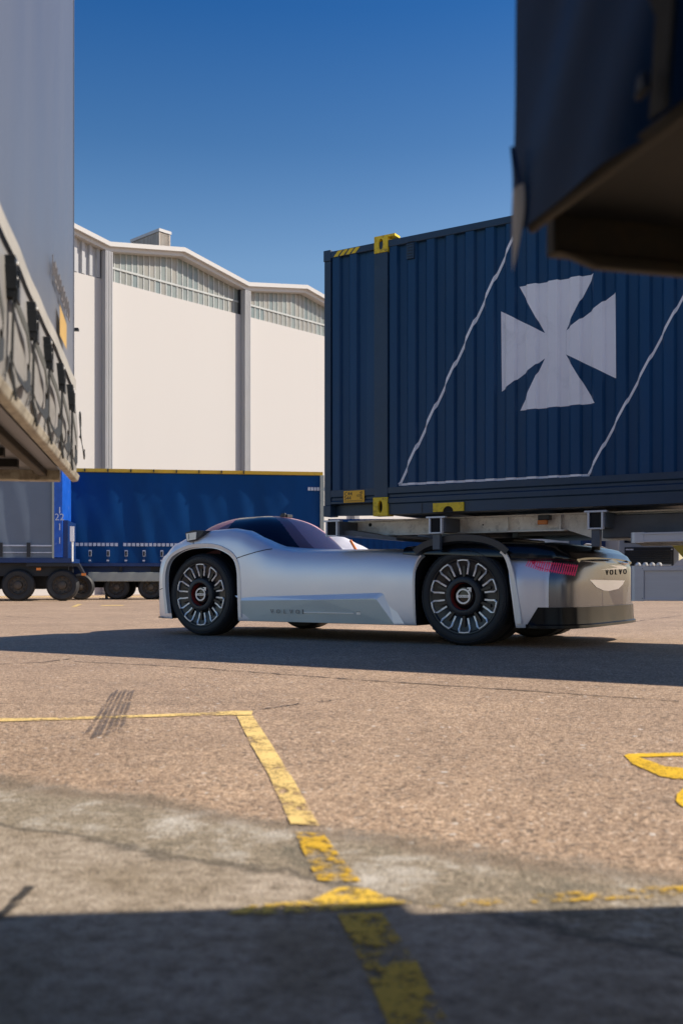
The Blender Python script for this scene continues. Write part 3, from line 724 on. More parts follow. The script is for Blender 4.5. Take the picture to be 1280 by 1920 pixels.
# hanging corner flap, pointed
m = mb('tarp_flap')
def flap(i, j):
    u = i / 14; v = j / 6                    # u down, v across
    wd = .060 * min(1, u * 1.5 + .1) * min(1, (1 - u) * 1.6) ** .8 + .001
    return (.022 + wd * v, -.014 - .006 * math.sin(math.pi * v) * (1 - u), zR + .135 - .195 * u)
m.use('tarp_navy'); m.grid(flap, 15, 7, mfn=lambda i, j: 1 if i < 5 else 0); m.build('corner_flap', ntr, smooth=True)
m = mb('strap')
for sx, za, zb3 in ((.44, 1.72, 1.23), ):
    m.ribbon([(sx, rt(sx, za) - .02, za + .3), (sx, rt(sx, 1.55) - .022, 1.55), (sx + .0, rt(sx, 1.4) - .03, 1.40), (sx + .03, rt(sx, 1.3) - .028, 1.31), (sx - .01, rt(sx, 1.2) - .03, zb3 - .02)], .035, (1, 0, 0), .003)
s_ = m.build('strap', ntr, smooth=True)
m = mb('buckle'); m.box(.405, .475, -.065, -.015, 1.585, 1.80); m.build('buckle', s_, bevel=.004); m = mb('buckle'); m.prism([(.42, 1.225), (.445, 1.23), (.44, 1.255), (.425, 1.25)], -.045, -.035); m.build('hook', s_, bevel=.004)

# ================================================================== CONTAINER
CF = Frame((608 - CX) / FPX * 10.8, 10.8, -math.atan2(FPX, 640 + 2454))
cont = empty('shipping_container', CF, label='navy blue corrugated shipping container with a white cross emblem, resting high on the chassis', cat='container')
zt_ = CF.at(608.5, 471)[1]; zbt = CF.at(608.5, 969)[1]; CL = 13.7; CWd = 2.5
AM = .036; PER = CF.at(960, 700)[0] - CF.at(925, 700)[0]; PER = .215
def corr_pts(s0, s1):
    """corrugation break points (s, t)"""
    out = [(s0, 0.02)]; s = s0 + .01
    while s < s1 - PER:
        out += [(s + PER * .04, .004), (s + PER * .42, .004), (s + PER * .52, .004 + AM), (s + PER * .90, .004 + AM)]; s += PER
    out.append((s1, .02)); return out
sP0, sP1 = CF.at(702, 700)[0], CF.at(727, 700)[0]         # wide post at the 40 foot line
z_wall_t = CF.at(728, 470)[1] - .0
z_wall_b = CF.at(728, 914)[1]
cp1 = corr_pts(.085, sP0); cp2 = corr_pts(sP1, CL - .2)
def wall_grid(m, cp, z0, z1): m.grid(lambda i, j: (cp[i][0], cp[i][1], z0 + (z1 - z0) * j), len(cp), 2)
zr_top = zt_ - .09
m = mb('navy'); wall_grid(m, cp1, z_wall_b - .02, zr_top); wall_grid(m, cp2, z_wall_b - .02, zr_top)
sw = m.build('side_wall', cont)
m = mb('navy'); m.box(.02, .05, .05, CWd - .05, zbt + .1, zt_ - .1); m.build('end_wall', cont); m = mb('navy'); m.box(CL - .06, CL - .03, .05, CWd - .05, zbt + .1, zt_ - .1)
m.build('end_wall', cont)
m = mb('navy'); m.box(.06, CL - .06, .06, CWd - .06, zt_ - .04, zt_ - .005); m.build('roof', cont)
m = mb('navy'); m.box(.06, CL - .06, CWd - .05, CWd - .01, zbt + .1, zt_ - .06); m.build('far_wall', cont)
m = mb('navy_rail'); m.box(.0, .08, -.002, .16, zbt + .12, zt_ - .12); m.build('corner_post', cont, bevel=.004)
m = mb('navy_rail'); m.box(sP0, sP1, -.012, .12, zbt + .18, zr_top + .002); m.build('intermediate_post', cont, bevel=.004)
m = mb('navy_rail'); m.box(.081, CL - .1, -.006, .08, zr_top, zt_ - .02); m.build('top_rail', cont, bevel=.006)
# bottom rail of stepped sections
zb_r = CF.at(900, 957.5)[1]
m = mb('navy_rail')
zs1 = z_wall_b; H_ = zs1 - zb_r
m.prism([(.03, zs1 - .02), (.0, zs1), (-.008, zs1), (-.008, zs1 - H_ * .22), (.012, zs1 - H_ * .27), (.012, zs1 - H_ * .36), (-.006, zs1 - H_ * .41), (-.006, zs1 - H_ * .58), (.01, zs1 - H_ * .63), (.01, zb_r), (.09, zb_r), (.09, zs1 - .03)], sP1 + .002, CL - .2, 'x')
m.use('black_satin')
for px_i in (790, 868): 
    s_ = CF.at(px_i, 950)[0]; m.box(s_ - .003, s_ + .003, .004, .0102, zb_r + .003, zs1 - H_ * .64)
zg = CF.at(650, 944)[1]
m.use('navy_rail').prism([(.03, zs1 - .02), (-.004, zs1), (-.004, zs1 - .07), (.012, zs1 - .085), (.012, zs1 - .11), (-.002, zs1 - .125), (-.002, zg), (.09, zg), (.09, zs1 - .02)], .082, sP0 - .002, 'x')
m.build('bottom_rail', cont)
m = mb('navy_rail'); m.box(.12, CL - .1, .12, CWd - .05, zg - .01, zg + .03); m.box(sP1, CL - .1, .1, CWd - .1, zb_r + .004, zb_r + .03)
m.prism([(.09, zg - .012), (sP0, zg - .012), (sP0, zbt + .0), (.09, zbt + .012)], .10, .14); m.build('underside', cont)
# corner castings with slots
def casting(s0_, s1_, z0, z1, key, t=-.022, slot=True):
    m = mb(key); cxs, czs = (s0_ + s1_) / 2, (z0 + z1) / 2
    rx, rz = (s1_ - s0_) * .16, (z1 - z0) * .33; k = 24
    outer = []; inner = []
    for i in range(k):
        a = 2 * math.pi * i / k; c_, s__ = math.cos(a), math.sin(a)
        q = max(abs(c_), abs(s__)); outer.append((cxs + c_ / q * (s1_ - s0_) / 2, czs + s__ / q * (z1 - z0) / 2)); inner.append((cxs + rx * c_, czs + rz * s__))
    m.grid(lambda i, j: ((outer, inner)[min(j, 1)][i][0], t if j < 2 else t + .05, (outer, inner)[min(j, 1)][i][1]), k, 3, cu=True)
    m.grid(lambda i, j: (outer[i][0], t + .14 * j, outer[i][1]), k, 2, cu=True)
    m.use('black_matt').prism([(a, b) for a, b in inner], t + .045, t + .05)
    return m.build('corner_casting', cont)
c0 = CF.at(703, 473); c1 = CF.at(728, 448.5)
casting(c0[0], c1[0] + .0, zr_top - .05, zt_ + .035, 'yellow_steel')
c0 = CF.at(701, 968); c1 = CF.at(727.5, 946)
casting(c0[0], c1[0], c0[1], zbt + .179, 'yellow_steel')
m = mb('yellow_steel'); m.box(sP1 + .001, sP1 + .09, -.018, .1, zt_ + .012, zt_ + .036); m.build('casting_plate', cont)
m = mb('navy_rail'); m.box(-.006, .086, -.012, .15, zbt, zbt + .119); m.box(-.006, .086, -.012, .15, zt_ - .119, zt_); m.build('corner_casting', cont, bevel=.006)
# fork pocket plate with half round slot
p0 = CF.at(812, 957); p1 = CF.at(869, 938)
za_, zb4 = zb_r + .004, zb_r + .004 + (p1[1] - p0[1])
cxs = (p0[0] + p1[0]) / 2; rr = .058
pts = [(p0[0], za_), (cxs - rr, za_)] + [(cxs - rr * math.cos(math.pi * i / 10), za_ + rr * .95 * math.sin(math.pi * i / 10)) for i in range(1, 10)] + [(cxs + rr, za_), (p1[0], za_), (p1[0], zb4), (p0[0], zb4)]
m = mb('yellow_steel'); m.prism(pts, -.014, .0095); m.use('black_matt').prism(circle(cxs, za_, rr, 20)[:11], -.002, .003); m.build('fork_pocket_plate', cont)
# graphics painted over the corrugation: cut along every break line and laid on the steel
def corr_t(s):
    for cp in (cp1, cp2):
        if cp[0][0] <= s <= cp[-1][0]:
            for (a, b), (c, d) in zip(cp, cp[1:]):
                if a <= s <= c: return b + (d - b) * ((s - a) / (c - a) if c > a else 0)
    return 0.0
def painted(name, polys_px, key, parent=sw, off=.003, **kw):
    bm = bmesh.new()
    for px in polys_px:
        vs = [bm.verts.new((a, 0, b)) for a, b in CF.poly(px, .02)]
        bm.faces.new(vs)
    for cp in (cp1, cp2):
        for a, _ in cp[1:-1]:
            bmesh.ops.bisect_plane(bm, geom=bm.verts[:] + bm.edges[:] + bm.faces[:], plane_co=(a, 0, 0), plane_no=(1, 0, 0), dist=1e-5)
    bmesh.ops.triangulate(bm, faces=bm.faces)
    for v in bm.verts: v.co.y = corr_t(v.co.x) - off
    bmesh.ops.recalc_face_normals(bm, faces=bm.faces)
    for f in bm.faces:
        if f.normal.y > 0: f.normal_flip()
    me = bpy.data.meshes.new(name); bm.to_mesh(me); bm.free(); me.materials.append(M[key])
    o = bpy.data.objects.new(name, me); C.objects.link(o); o.parent = parent; return tag(o, **kw)
def strip_px(a, b, w):
    (x0, y0), (x1, y1) = a, b; d = Vector((x1 - x0, y1 - y0)).normalized(); n = Vector((-d.y, d.x)) * w / 2
    return [(x0 + n.x, y0 + n.y), (x1 + n.x, y1 + n.y), (x1 - n.x, y1 - n.y), (x0 - n.x, y0 - n.y)]
painted('cross_emblem', [
    [(972, 537), (1113, 513.5), (1059.5, 619), (1059, 664), (1115, 756), (973.5, 769.5), (1020, 671), (1020, 624)],
    [(937.5, 583), (1020.2, 624), (1020.2, 671), (939, 734)],
    [(1153, 548), (1155, 710), (1059.2, 664), (1059.7, 619)]], 'white_paint')
painted('white_line', [strip_px((748, 908.5), (985, 397), 4.6), strip_px((747, 908.5), (1103, 890.5), 4.2), strip_px((1101, 891), (1345, 432), 4.6)], 'white_paint')
# yellow data plate with its codes
q = [CF.at(645, 943), CF.at(683.5, 919)]
m = mb('yellow_label'); x0, x1 = q[0][0], q[1][0]; z0, z1 = q[0][1], q[1][1]
m.box(x0, x1, -.012, -.0045, z0, z1); lab = m.build('code_plate', cont)
m = mb('ink'); hh = z1 - z0; ww = x1 - x0
def tp(x, z): return lambda u, v, w: (x + u, -.0135 - w, z + v)
for txt, fx, fz, sz in (('C44', .04, .60, .40), ('S44', .04, .24, .40), ('45', .78, .70, .27), ('1520', .62, .47, .24), ('XL', .79, .24, .26)):
    add_text(m, txt, hh * sz * 1.15, tp(x0 + ww * fx, z0 + hh * fz), .0004)
m.box(x0 + ww * .05, x1 - ww * .05, -.0135, -.0125, z0 + hh * .14, z0 + hh * .17); m.box(x0 + ww * .05, x1 - ww * .05, -.0135, -.0125, z0 + hh * .06, z0 + hh * .08)
m.build('lettering', lab)
# hazard stripes at the top left corner
m = mb('yellow_steel')
for i in range(4):
    a = CF.at(626 + i * 11, 487)[0]; w = .055; zz = zr_top + .004
    m.prism([(a, zz), (a + w, zz + .058), (a + w + .055, zz + .058), (a + .05, zz)], -.0095, -.0065)
m.build('hazard_stripes', cont)
m = mb('navy_rail'); a, b = CF.at(763, 487), CF.at(777, 452); m.box(a[0], b[0], -.02, .03, a[1], zr_top - .01); 
for i in range(6): m.box(a[0] + .01, b[0] - .01, -.028, -.0201, a[1] + .02 + i * .03, a[1] + .032 + i * .03)
m.build('vent', cont, bevel=.003)

# ================================================================== CONTAINER CHASSIS (semi trailer frame)
ch = empty('container_chassis', CF, label='galvanised steel skeletal chassis carrying the navy container over the low vehicle', cat='trailer chassis')
tB = .42
zc_t = zb_r - .045; zc_b = CF.at(800, 1000, tB)[1]
sR = CF.at(1060, 985, tB)[0]
m = mb('galv')
sL = CF.at(672, 985, tB)[0]
def beam(t0):
    pr = [(sL - .1, zc_t), (13.2, zc_t), (13.2, zc_b - .12), (sR + .35, zc_b - .12), (sR, zc_b), (sL, zc_b), (sL - .1, zc_b + .05)]
    m.prism(pr, t0, t0 + .012)
    m.box(sL - .1, 13.2, t0 - .06, t0 + .07, zc_t + .001, zc_t + .016)
    m.box(sL - .02, sR, t0 - .07, t0 + .08, zc_b - .014, zc_b - .001)
beam(tB); beam(tB + 1.6)
for sx in (sL + 1.1, sR - .6, sR - .05, sR + 1.3): m.box(sx, sx + .015, tB - .055, tB - .001, zc_b, zc_t)
m.use('black_matt')
for px, py in ((694, 984), (905, 984), (1155, 985), (1275, 975)):
    a, b = CF.at(px, py, tB); m.prism(circle(a, b, .02 if px != 905 else .008, 14), tB - .004, tB - .001)
m.build('main_beam', ch)
m = mb('galv_dark')
def outrigger(px_end, px_root, t0=-.0):
    a = CF.at(px_end, 985, .0)[0]
    m.use('galv_dark').box(a + .02, a + .16, .05, 1.9, zc_t - .15, zc_t - .005)
    m.use('alu'); m.box(a - .03, a + .18, .0, .06, zc_t - .012, zc_t + .006)
    m.box(a + .0, a + .018, .0, .048, zc_t - .17, zc_t - .0121); m.box(a + .13, a + .148, .0, .048, zc_t - .17, zc_t - .0121); m.box(a + .0185, a + .1295, .0, .048, zc_t - .17, zc_t - .155)
    m.use('black_matt').box(a + .019, a + .129, .02, .045, zc_t - .154, zc_t - .013)
outrigger(610, 0); m.build('cross_arm', ch, bevel=.002)
for px in (803, 1100):
    m = mb('galv_dark'); outrigger(px, 0)
    a = CF.at(px, 985, .0)[0]; m.use('galv_dark').box(a + .03, a + .11, .03, .09, zc_t - .33, zc_t - .171)
    m.build('cross_arm', ch, bevel=.002)
m = mb('galv_dark'); m.box(sR + .4, sR + 1.15, tB - .12, tB - .002, zc_b - .1, zc_t - .02)
m.build('toolbox', ch, bevel=.01)
a, b = CF.at(1018, 979, tB - .06)
m = mb('orange'); m.box(a - .05, a + .05, tB - .1, tB - .06, b - .025, b + .02)
m.use('black_satin').box(a - .05, a + .07, tB - .09, tB - .005, b + .0205, b + .07); m.build('marker_lamp', ch, bevel=.006)
# coupling plate, kingpin
m = mb('black_satin'); m.box(2.0, 3.4, .55, 1.9, zc_b - .05, zc_b - .016); m.tube([(2.6, 1.25, zc_b - .18), (2.6, 1.25, zc_b - .05)], .045, 12); m.build('coupling_plate', ch)
# front cross frame seen low at the left
m = mb('galv_dark'); a, b = CF.at(612, 996, 0.1); m.prism([(a, b), (a + .32, b), (a + .85, b - .09), (a + .85, b - .12), (a + .28, b - .05), (a, b - .05)], .12, 1.9); m.build('nose_plate', ch)
# aluminium side guards right of the vehicle
GT = -.02
def gp(x, y): return CF.at(x, y, GT)
s0g = gp(1179, 1100)[0]; zt1, zb1 = gp(1190, 999)[1], gp(1190, 1017)[1]
zt2, zb2_ = gp(1190, 1062)[1], gp(1190, 1126)[1]
m = mb('alu')
gl = 4.2
m.box(s0g + .10, s0g + gl, GT, GT + .03, zb1, zt1); m.box(s0g + .10, s0g + gl, GT - .008, GT - .0005, zt1 - .018, zt1); m.box(s0g + .10, s0g + gl, GT - .008, GT - .0005, zb1, zb1 + .014)
m.box(s0g + .13, s0g + gl, GT + .012, GT + .03, zb2_ + .012, zt2 - .012)
m.box(s0g + .10, s0g + gl, GT - .006, GT + .03, zt2 - .04, zt2); m.box(s0g + .10, s0g + gl, GT - .006, GT + .03, zb2_, zb2_ + .018)
m.build('side_guard', ch, bevel=.002)
m = mb('alu')
def rpost(z0, z1):
    m.grid(lambda i, j: (s0g + .05 - .05 * math.cos(math.pi * i / 8 * .5 + 0), GT + .055 - .06 * math.sin(math.pi * i / 8 * .5), z0 + (z1 - z0) * j), 9, 2)
    m.box(s0g + .05, s0g + .129, GT - .0045, GT + .0495, z0, z1)
rpost(zb1 - .004, zt1 + .004); m.build('guard_post', ch, smooth=True); m = mb('alu'); rpost(zb2_ - .004, zt2 + .004)
pass
for z_ in (zb1 + .01, zt1 - .01, zb2_ + .02, zt2 - .02): m.use('ink').prism(circle(s0g + .118, z_, .004, 8), GT - .006, GT - .0046)
m.build('guard_post', ch, smooth=True)
# trailer running gear, behind the picture's right edge
for k in range(3): 
    trailer_wheel(ch, 9.0 + 1.31 * k, .03, .98); trailer_wheel(ch, 9.0 + 1.31 * k, 2.1, .98)

# ================================================================== THE LOW DRIVERLESS TRACTOR
kf = CH * FPX / 102; kr = CH * FPX / 121
F0 = Vector(((376 - CX) / FPX * kf, kf)); F1 = Vector(((868 - CX) / FPX * kr, kr))
dV = F1 - F0; WB = dV.length
VF = Frame(F0.x, F0.y, math.atan2(dV.y, dV.x))
car = empty('autonomous_tractor', VF, label='low silver driverless tractor vehicle with black spoked wheel covers, parked under the container', cat='vehicle')
VW = 2.44; TC = VW / 2
# table: s, side inset, sill height, crest height, crest inset, centre height
TAB = [(-1.02, .80, .42, .60, 1.00, .62), (-.97, .50, .30, .76, .72, .78), (-.90, .27, .24, .885, .48, .90), (-.76, .10, .21, 1.00, .33, .99),
       (-.50, .01, .20, 1.135, .24, 1.06), (-.22, -.02, .20, 1.225, .22, 1.10), (.10, -.03, .20, 1.275, .21, 1.12), (.40, -.03, .20, 1.285, .21, 1.12),
       (.60, -.03, .20, 1.255, .21, 1.12), (.80, -.03, .20, 1.165, .22, 1.08), (1.05, -.03, .20, 1.055, .22, 1.05), (1.35, -.03, .20, 1.010, .24, 1.03),
       (2.30, -.03, .20, .995, .25, 1.02), (2.85, -.03, .20, .965, .25, .97), (3.50, -.03, .20, .925, .2, .93), (4.10, -.02, .20, .89, .18, .90),
       (4.32, .03, .20, .88, .20, .89), (4.46, .12, .205, .87, .27, .885), (4.56, .28, .21, .865, .40, .88), (4.61, .52, .215, .86, .62, .88), (4.63, .85, .22, .86, .9, .88)]
def section(s):
    ts, zb0, zc0, tc0, zm = lerp_table(TAB, s)
    tc0 = max(tc0, ts + .10)
    h = zc0 - zb0
    key = [(ts + .12, zb0 + .0), (ts + .035, zb0), (ts + .012, zb0 + .02), (ts, zb0 + .30 * h), (ts, zb0 + .62 * h), (ts + .022, zc0 - .15),
           (ts + .065, zc0 - .055), (ts + .13, zc0 - .012), (tc0 + .03, zc0), (tc0 + min(.18, (TC - tc0) * .3), (zc0 + zm) / 2 + .0), (tc0 + min(.36, (TC - tc0) * .6), zm), (TC, zm + .012)]
    return catmull(key, 45)
# finer stations
stat = []
for (a, b) in zip(TAB, TAB[1:]):
    n = max(2, int((b[0] - a[0]) / .045)); stat += [a[0] + (b[0] - a[0]) * i / n for i in range(n)]
stat.append(TAB[-1][0])
def loft(m, stations, secf, top_only=False):
    rows = []
    for s in stations:
        q = secf(s)
        half = [(s, t, z) for t, z in q]; other = [(s, 2 * TC - t, z) for t, z in reversed(q[:-1])]
        rows.append(half + other)
    n = len(rows[0]); b = len(m.v)
    m.grid(lambda i, j: rows[i][j], len(rows), n, cv=True)
    m.f.append(tuple(b + j for j in range(n))); m.m.append(m.cur)
    m.f.append(tuple(b + (len(rows) - 1) * n + (n - 1 - j) for j in range(n))); m.m.append(m.cur)
    return m
BM = MB().use('silver'); BM.use('black_matt'); BM.use('silver_side'); BM.use('silver_shaded'); BM.use('silver')
loft(BM, stat, section)
body = BM.build('body', car)
body.data.shade_smooth()
src = [(v.co.copy(), v.normal.copy()) for v in body.data.vertices]
body.data.calc_loop_triangles(); src_tri = [tuple(t.vertices) for t in body.data.loop_triangles if len(body.data.polygons[t.polygon_index].vertices) == 4]
src_bvh = BVHTree.FromPolygons([c for c, _ in src], src_tri)
def cutter(fn, mi):
    m = MB(); [m.use(k) for k in ('silver', 'black_matt', 'silver_side', 'silver_shaded')]; m.cur = mi; fn(m)
    o = m.build('cutter', car); return o
arch_f_px = [(321, 1190), (319, 1161), (313, 1103), (314, 1070), (324, 1047), (350, 1032), (378, 1027.5), (404, 1029), (424, 1037), (437, 1048), (444, 1066), (446, 1100), (446.5, 1190)]
arch_r_px = [(780, 1190), (778.5, 1130), (778, 1085), (781, 1062), (792, 1043), (822, 1029), (865, 1024), (905, 1028), (930, 1036), (943, 1046), (952, 1075), (959, 1120), (965, 1174), (967, 1190)]
AF = VF.poly(arch_f_px, -.02); AR = VF.poly(arch_r_px, -.02)
def smoothpath(P, n=60): return catmull(P, n)
AFs, ARs = smoothpath(AF), smoothpath(AR)
cuts = []
for P in (AFs, ARs):
    cuts.append(cutter(lambda m: m.prism(P, -.3, .55), 1)); cuts.append(cutter(lambda m: m.prism(P, VW - .55, VW + .3), 1))
# recessed lower side panel with a bevelled upper edge
inn = [(449, 1126), (600, 1124.5), (700, 1122), (706, 1124), (736, 1169), (737, 1200), (449, 1200)]
out = [(436, 1116), (560, 1114.5), (716, 1109), (722, 1112), (757, 1169), (760, 1205), (436, 1205)]
# black deck recess behind the rear wheels' top, shade of the rear end is a material zone
for c in cuts:
    md = body.modifiers.new('cut', 'BOOLEAN'); md.operation = 'DIFFERENCE'; md.object = c; md.solver = 'EXACT'
bpy.context.view_layer.update(); dg = bpy.context.evaluated_depsgraph_get(); me2 = bpy.data.meshes.new_from_object(body.evaluated_get(dg))
body.modifiers.clear(); body.data = me2; me2.name = 'body'
for c in cuts: bpy.data.objects.remove(c)
me2.shade_smooth(); me2.set_sharp_from_angle(angle=R(32))
out_s, in_s = VF.poly(out, -.03), VF.poly(inn, -.05)
for mir in (False, True):
    f_ = (lambda t: VW - t) if mir else (lambda t: t)
    zf = lambda z: -.056 + max(0, .44 - z) * .10
    A_ = [(a, f_(-.026), max(b, .197)) for a, b in out_s[1:5]] + [(out_s[4][0] + .03, f_(-.02), .197)]
    A_ = [(out_s[0][0] + .03, f_(-.02), out_s[0][1] - .005)] + A_
    B_ = [(in_s[0][0], f_(-.037), in_s[0][1])] + [(a, f_(zf(b)), max(b, .197)) for a, b in in_s[1:5]] + [(in_s[4][0] + .0, f_(zf(.197)), .197)]
    m = mb('silver'); m.grid(lambda i, j: (A_, B_)[j][i], len(A_), 2)
    m.use('silver_side'); m.add(B_ + [(in_s[0][0], f_(-.014), .197)], [tuple(range(len(B_) + 1))])
    sk = m.build('side_skirt', body)
# the cut surface keeps the smooth normals of the uncut one
from mathutils.interpolate import poly_3d_calc
nl = [Vector((0, 0, 0))] * len(me2.loops); cn = [c.vector.copy() for c in me2.corner_normals]
for p in me2.polygons:
    for li in p.loop_indices:
        co = me2.vertices[me2.loops[li].vertex_index].co
        hit = src_bvh.find_nearest(co, .004)
        nl[li] = cn[li]
        if hit[0] is not None and abs(hit[1].dot(p.normal)) > .6 and p.material_index == 0:
            tri = src_tri[hit[2]]; w3 = poly_3d_calc([src[i][0] for i in tri], hit[0])
            n3 = sum((src[i][1] * w for i, w in zip(tri, w3)), Vector((0, 0, 0))).normalized()
            nl[li] = n3 if n3.dot(p.normal) > 0 else -n3
me2.normals_split_custom_set([tuple(v) for v in nl])
# tail faces in a darker silver: the rear's shade put into the colour
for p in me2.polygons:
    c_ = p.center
    if me2.materials[p.material_index] == M['silver'] and c_.x > 4.385 and -.0 < p.normal.x: p.material_index = list(me2.materials).index(M['silver_shaded'])
bvh = BVHTree.FromPolygons([v.co for v in me2.vertices], [tuple(p.vertices) for p in me2.polygons])
MI = VF.mat.inverted()
def on_body(x, y, off=.003, tree=None):
    """the point of the body where the sight line of a traced photo point meets it"""
    o = MI @ Vector((0, 0, CH)); d = (MI.to_3x3() @ Vector(((x - CX) / FPX, 1, (HZ - y) / FPX))).normalized()
    h = (tree or bvh).ray_cast(o, d)
    if h[0] is None: return None
    n = h[1] if h[1].dot(d) < 0 else -h[1]
    return h[0] + n * off
def seam(px, r=.004, key='black_matt', name='panel_gap'):
    pts = []
    for (x0, y0), (x1, y1) in zip(px, px[1:]):
        for k in range(8):
            p = on_body(x0 + (x1 - x0) * k / 8, y0 + (y1 - y0) * k / 8, .001)
            if p: pts.append(p)
    if len(pts) > 2: mb(key).tube(pts, r, 6).build(name, body, smooth=True)
seam([(438, 1048.5), (460, 1041), (480, 1035), (500, 1030.5), (512, 1029)], .005)
seam([(363, 1016), (362.5, 1029)], .003)
seam([(286, 1113), (296, 1107), (312, 1100.5)], .004)
seam([(618, 1029), (624, 1023)], .004)
# pale arch lips
def lip(P, w, t_out, t_in, name='arch_lip', key='lip', mirror=False, cent=None, cut=0):
    n = len(P); cxx = sum(p[0] for p in P) / n if cent is None else cent[0]; czz = .5 if cent is None else cent[1]
    m = mb(key); rows = []
    for i in range(cut, n - cut):
        a, b = Vector(P[max(i - 1, 0)]), Vector(P[min(i + 1, n - 1)]); d = (b - a).normalized(); nn = Vector((-d.y, d.x))
        p = Vector(P[i])
        if nn.dot(p - Vector((cxx, czz))) < 0: nn = -nn
        ww = w(i / (n - 1)) if callable(w) else w
        q = p + nn * ww
        if q.y < .21: continue
        rows.append([(p.x, t_in, max(p.y, .205)), (p.x, t_out + .003, max(p.y, .205)) if False else (p.x * .75 + q.x * .25, t_out + .004, max(p.y * .75 + q.y * .25, .205)), (q.x, t_out, max(q.y, .205)), (q.x + nn.x * .004, t_out + .012, max(q.y + nn.y * .004, .205))])
    if mirror: rows = [[(a, VW - b, c) for a, b, c in r_] for r_ in rows]
    m.grid(lambda i, j: rows[i][j], len(rows), 4); return m.build(name, body, smooth=True, angle=60)
for mir in (False, True):
    lip(AFs, .052, -.037, .045, mirror=mir)
    for half_ in (0, 1):
        seg_ = [p for i_, p in enumerate(ARs) if p[1] < .93 and ((i_ < 30) == (half_ == 0))]
        lip(seg_, .022 if half_ == 0 else (lambda u: .05 + .03 * u), -.037, .05, mirror=mir, cent=(3.5, .5))
# black arch band and rear deck
ARb = smoothpath(VF.poly([(783, 1043), (800, 1031), (830, 1022), (865, 1018), (905, 1021.5), (930, 1031), (945, 1043)], -.03), 40)
for mir in (False, True): lip(ARb, .085, -.052, .02, 'arch_band', 'black_satin', mirror=mir)
DT = [(2.62, .40, .93, 1.00), (2.75, .06, .94, 1.03), (3.0, .01, .93, 1.045), (3.3, -.0, .92, 1.06), (3.6, -.0, .90, 1.06), (3.95, .015, .885, 1.05), (4.2, .05, .87, 1.04), (4.38, .12, .87, 1.01), (4.50, .22, .865, .95), (4.56, .32, .86, .89)]
def dsec(s):
    ts, z0, z1 = lerp_table(DT, s)
    return catmull([(ts + .1, z0 - .03), (ts, z0), (ts + .012, z0 + (z1 - z0) * .55), (ts + .07, z1 - .012), (ts + .20, z1), (ts + .5, z1 + .01), (TC, z1 + .012)], 22)
st2 = []
for a, b in zip(DT, DT[1:]): st2 += [a[0] + (b[0] - a[0]) * i / 4 for i in range(4)]
st2.append(DT[-1][0])
m = loft(mb('black_gloss'), st2, dsec); deck = m.build('rear_deck', car, smooth=True)
# fifth wheel coupling on the deck
m = mb('black_satin'); m.box(2.9, 3.7, .75, 1.7, 1.075, 1.12); m.build('coupling', deck, bevel=.02)
m = mb('red_inner'); m.box(3.05, 3.25, .50, .56, 1.075, 1.10); m.build('red_fitting', deck)
# silver tail rim that sweeps down to the middle of the rear edge
m = mb('silver')
rp = catmull([(3.98, 2.27, 1.105, .02), (4.15, 2.24, 1.075, .05), (4.32, 2.17, 1.01, .085), (4.47, 2.05, .935, .09), (4.58, 1.90, .880, .06), (4.645, 1.70, .862, .03), (4.65, 1.5, .86, .015)], 30)
m.grid(lambda i, j: (rp[i][0] + (0, .012, -.02, -.03)[j], rp[i][1] - (0, .02, .035, .0)[j], rp[i][2] - (0, .3, 1, 1)[j] * rp[i][3]), 30, 4, cv=True)
m.build('tail_rim', car, smooth=True)
# front lower valance and rear bumper: bands that follow the body's plan outline
def contour(s_from, s_to, off, n=60, zfrac=0):
    pts = []
    for i in range(n):
        s = s_from + (s_to - s_from) * i / (n - 1); pts.append(Vector((s, lerp_table(TAB, s)[0])))
    e_ = pts[-1]
    for k in range(1, 12): pts.append(Vector((s_to, e_.y + (2 * TC - 2 * e_.y) * k / 12)))
    pts += [Vector((p.x, 2 * TC - p.y)) for p in reversed(pts[:n])]
    res = []
    for i, p in enumerate(pts):
        d = (pts[min(i + 1, len(pts) - 1)] - pts[max(i - 1, 0)]).normalized()
        nn = Vector((d.y, -d.x)) if s_to > s_from else Vector((-d.y, d.x))
        res.append(p + nn * off)
    return res
def band(m, cont_, prof):
    """prof: list of (extra outward, z) swept along the contour"""
    n = len(cont_); rows = []
    for i, p in enumerate(cont_):
        d = (cont_[min(i + 1, n - 1)] - cont_[max(i - 1, 0)]).normalized(); nn = Vector((d.y, -d.x))
        rows.append([(p.x + nn.x * o_, p.y + nn.y * o_, z_) for o_, z_ in prof])
    return m.grid(lambda i, j: rows[i][j], n, len(prof))
ct = contour(4.16, 4.63, .0)
z_bt = .40
m = mb('bumper_black')
n = len(ct); rows = []
for i, p in enumerate(ct):
    d = (ct[min(i + 1, n - 1)] - ct[max(i - 1, 0)]).normalized(); nn = Vector((d.y, -d.x))
    u = min(1, min(i, n - 1 - i) / 14)                  # the black area climbs from the sill at its front end
    zt2_ = .21 + (z_bt - .21) * u
    rows.append([(p.x + nn.x * o_, p.y + nn.y * o_, z_) for o_, z_ in ((-.02, zt2_ + .004), (.010, zt2_), (.014, .21 + (zt2_ - .21) * .45), (.02, .235 + .0 * u), (.026 * u + .012, .225), (.028 * u + .012, .198), (-.05, .185))])
m.grid(lambda i, j: rows[i][j], n, 7); m.build('rear_bumper', car, smooth=True)
m = mb('black_matt')
# underbody
m.box(-.7, 4.45, .35, VW - .35, .20, .55); m.box(.6, 2.9, .08, VW - .08, .188, .215); m.build('underbody', car)
m = mb('black_satin'); band(m, contour(-.80, -.99, .004, 20), [(.0, .212), (-.012, .20), (.05, .188), (.2, .188)]); m.build('front_splitter', car, smooth=True)
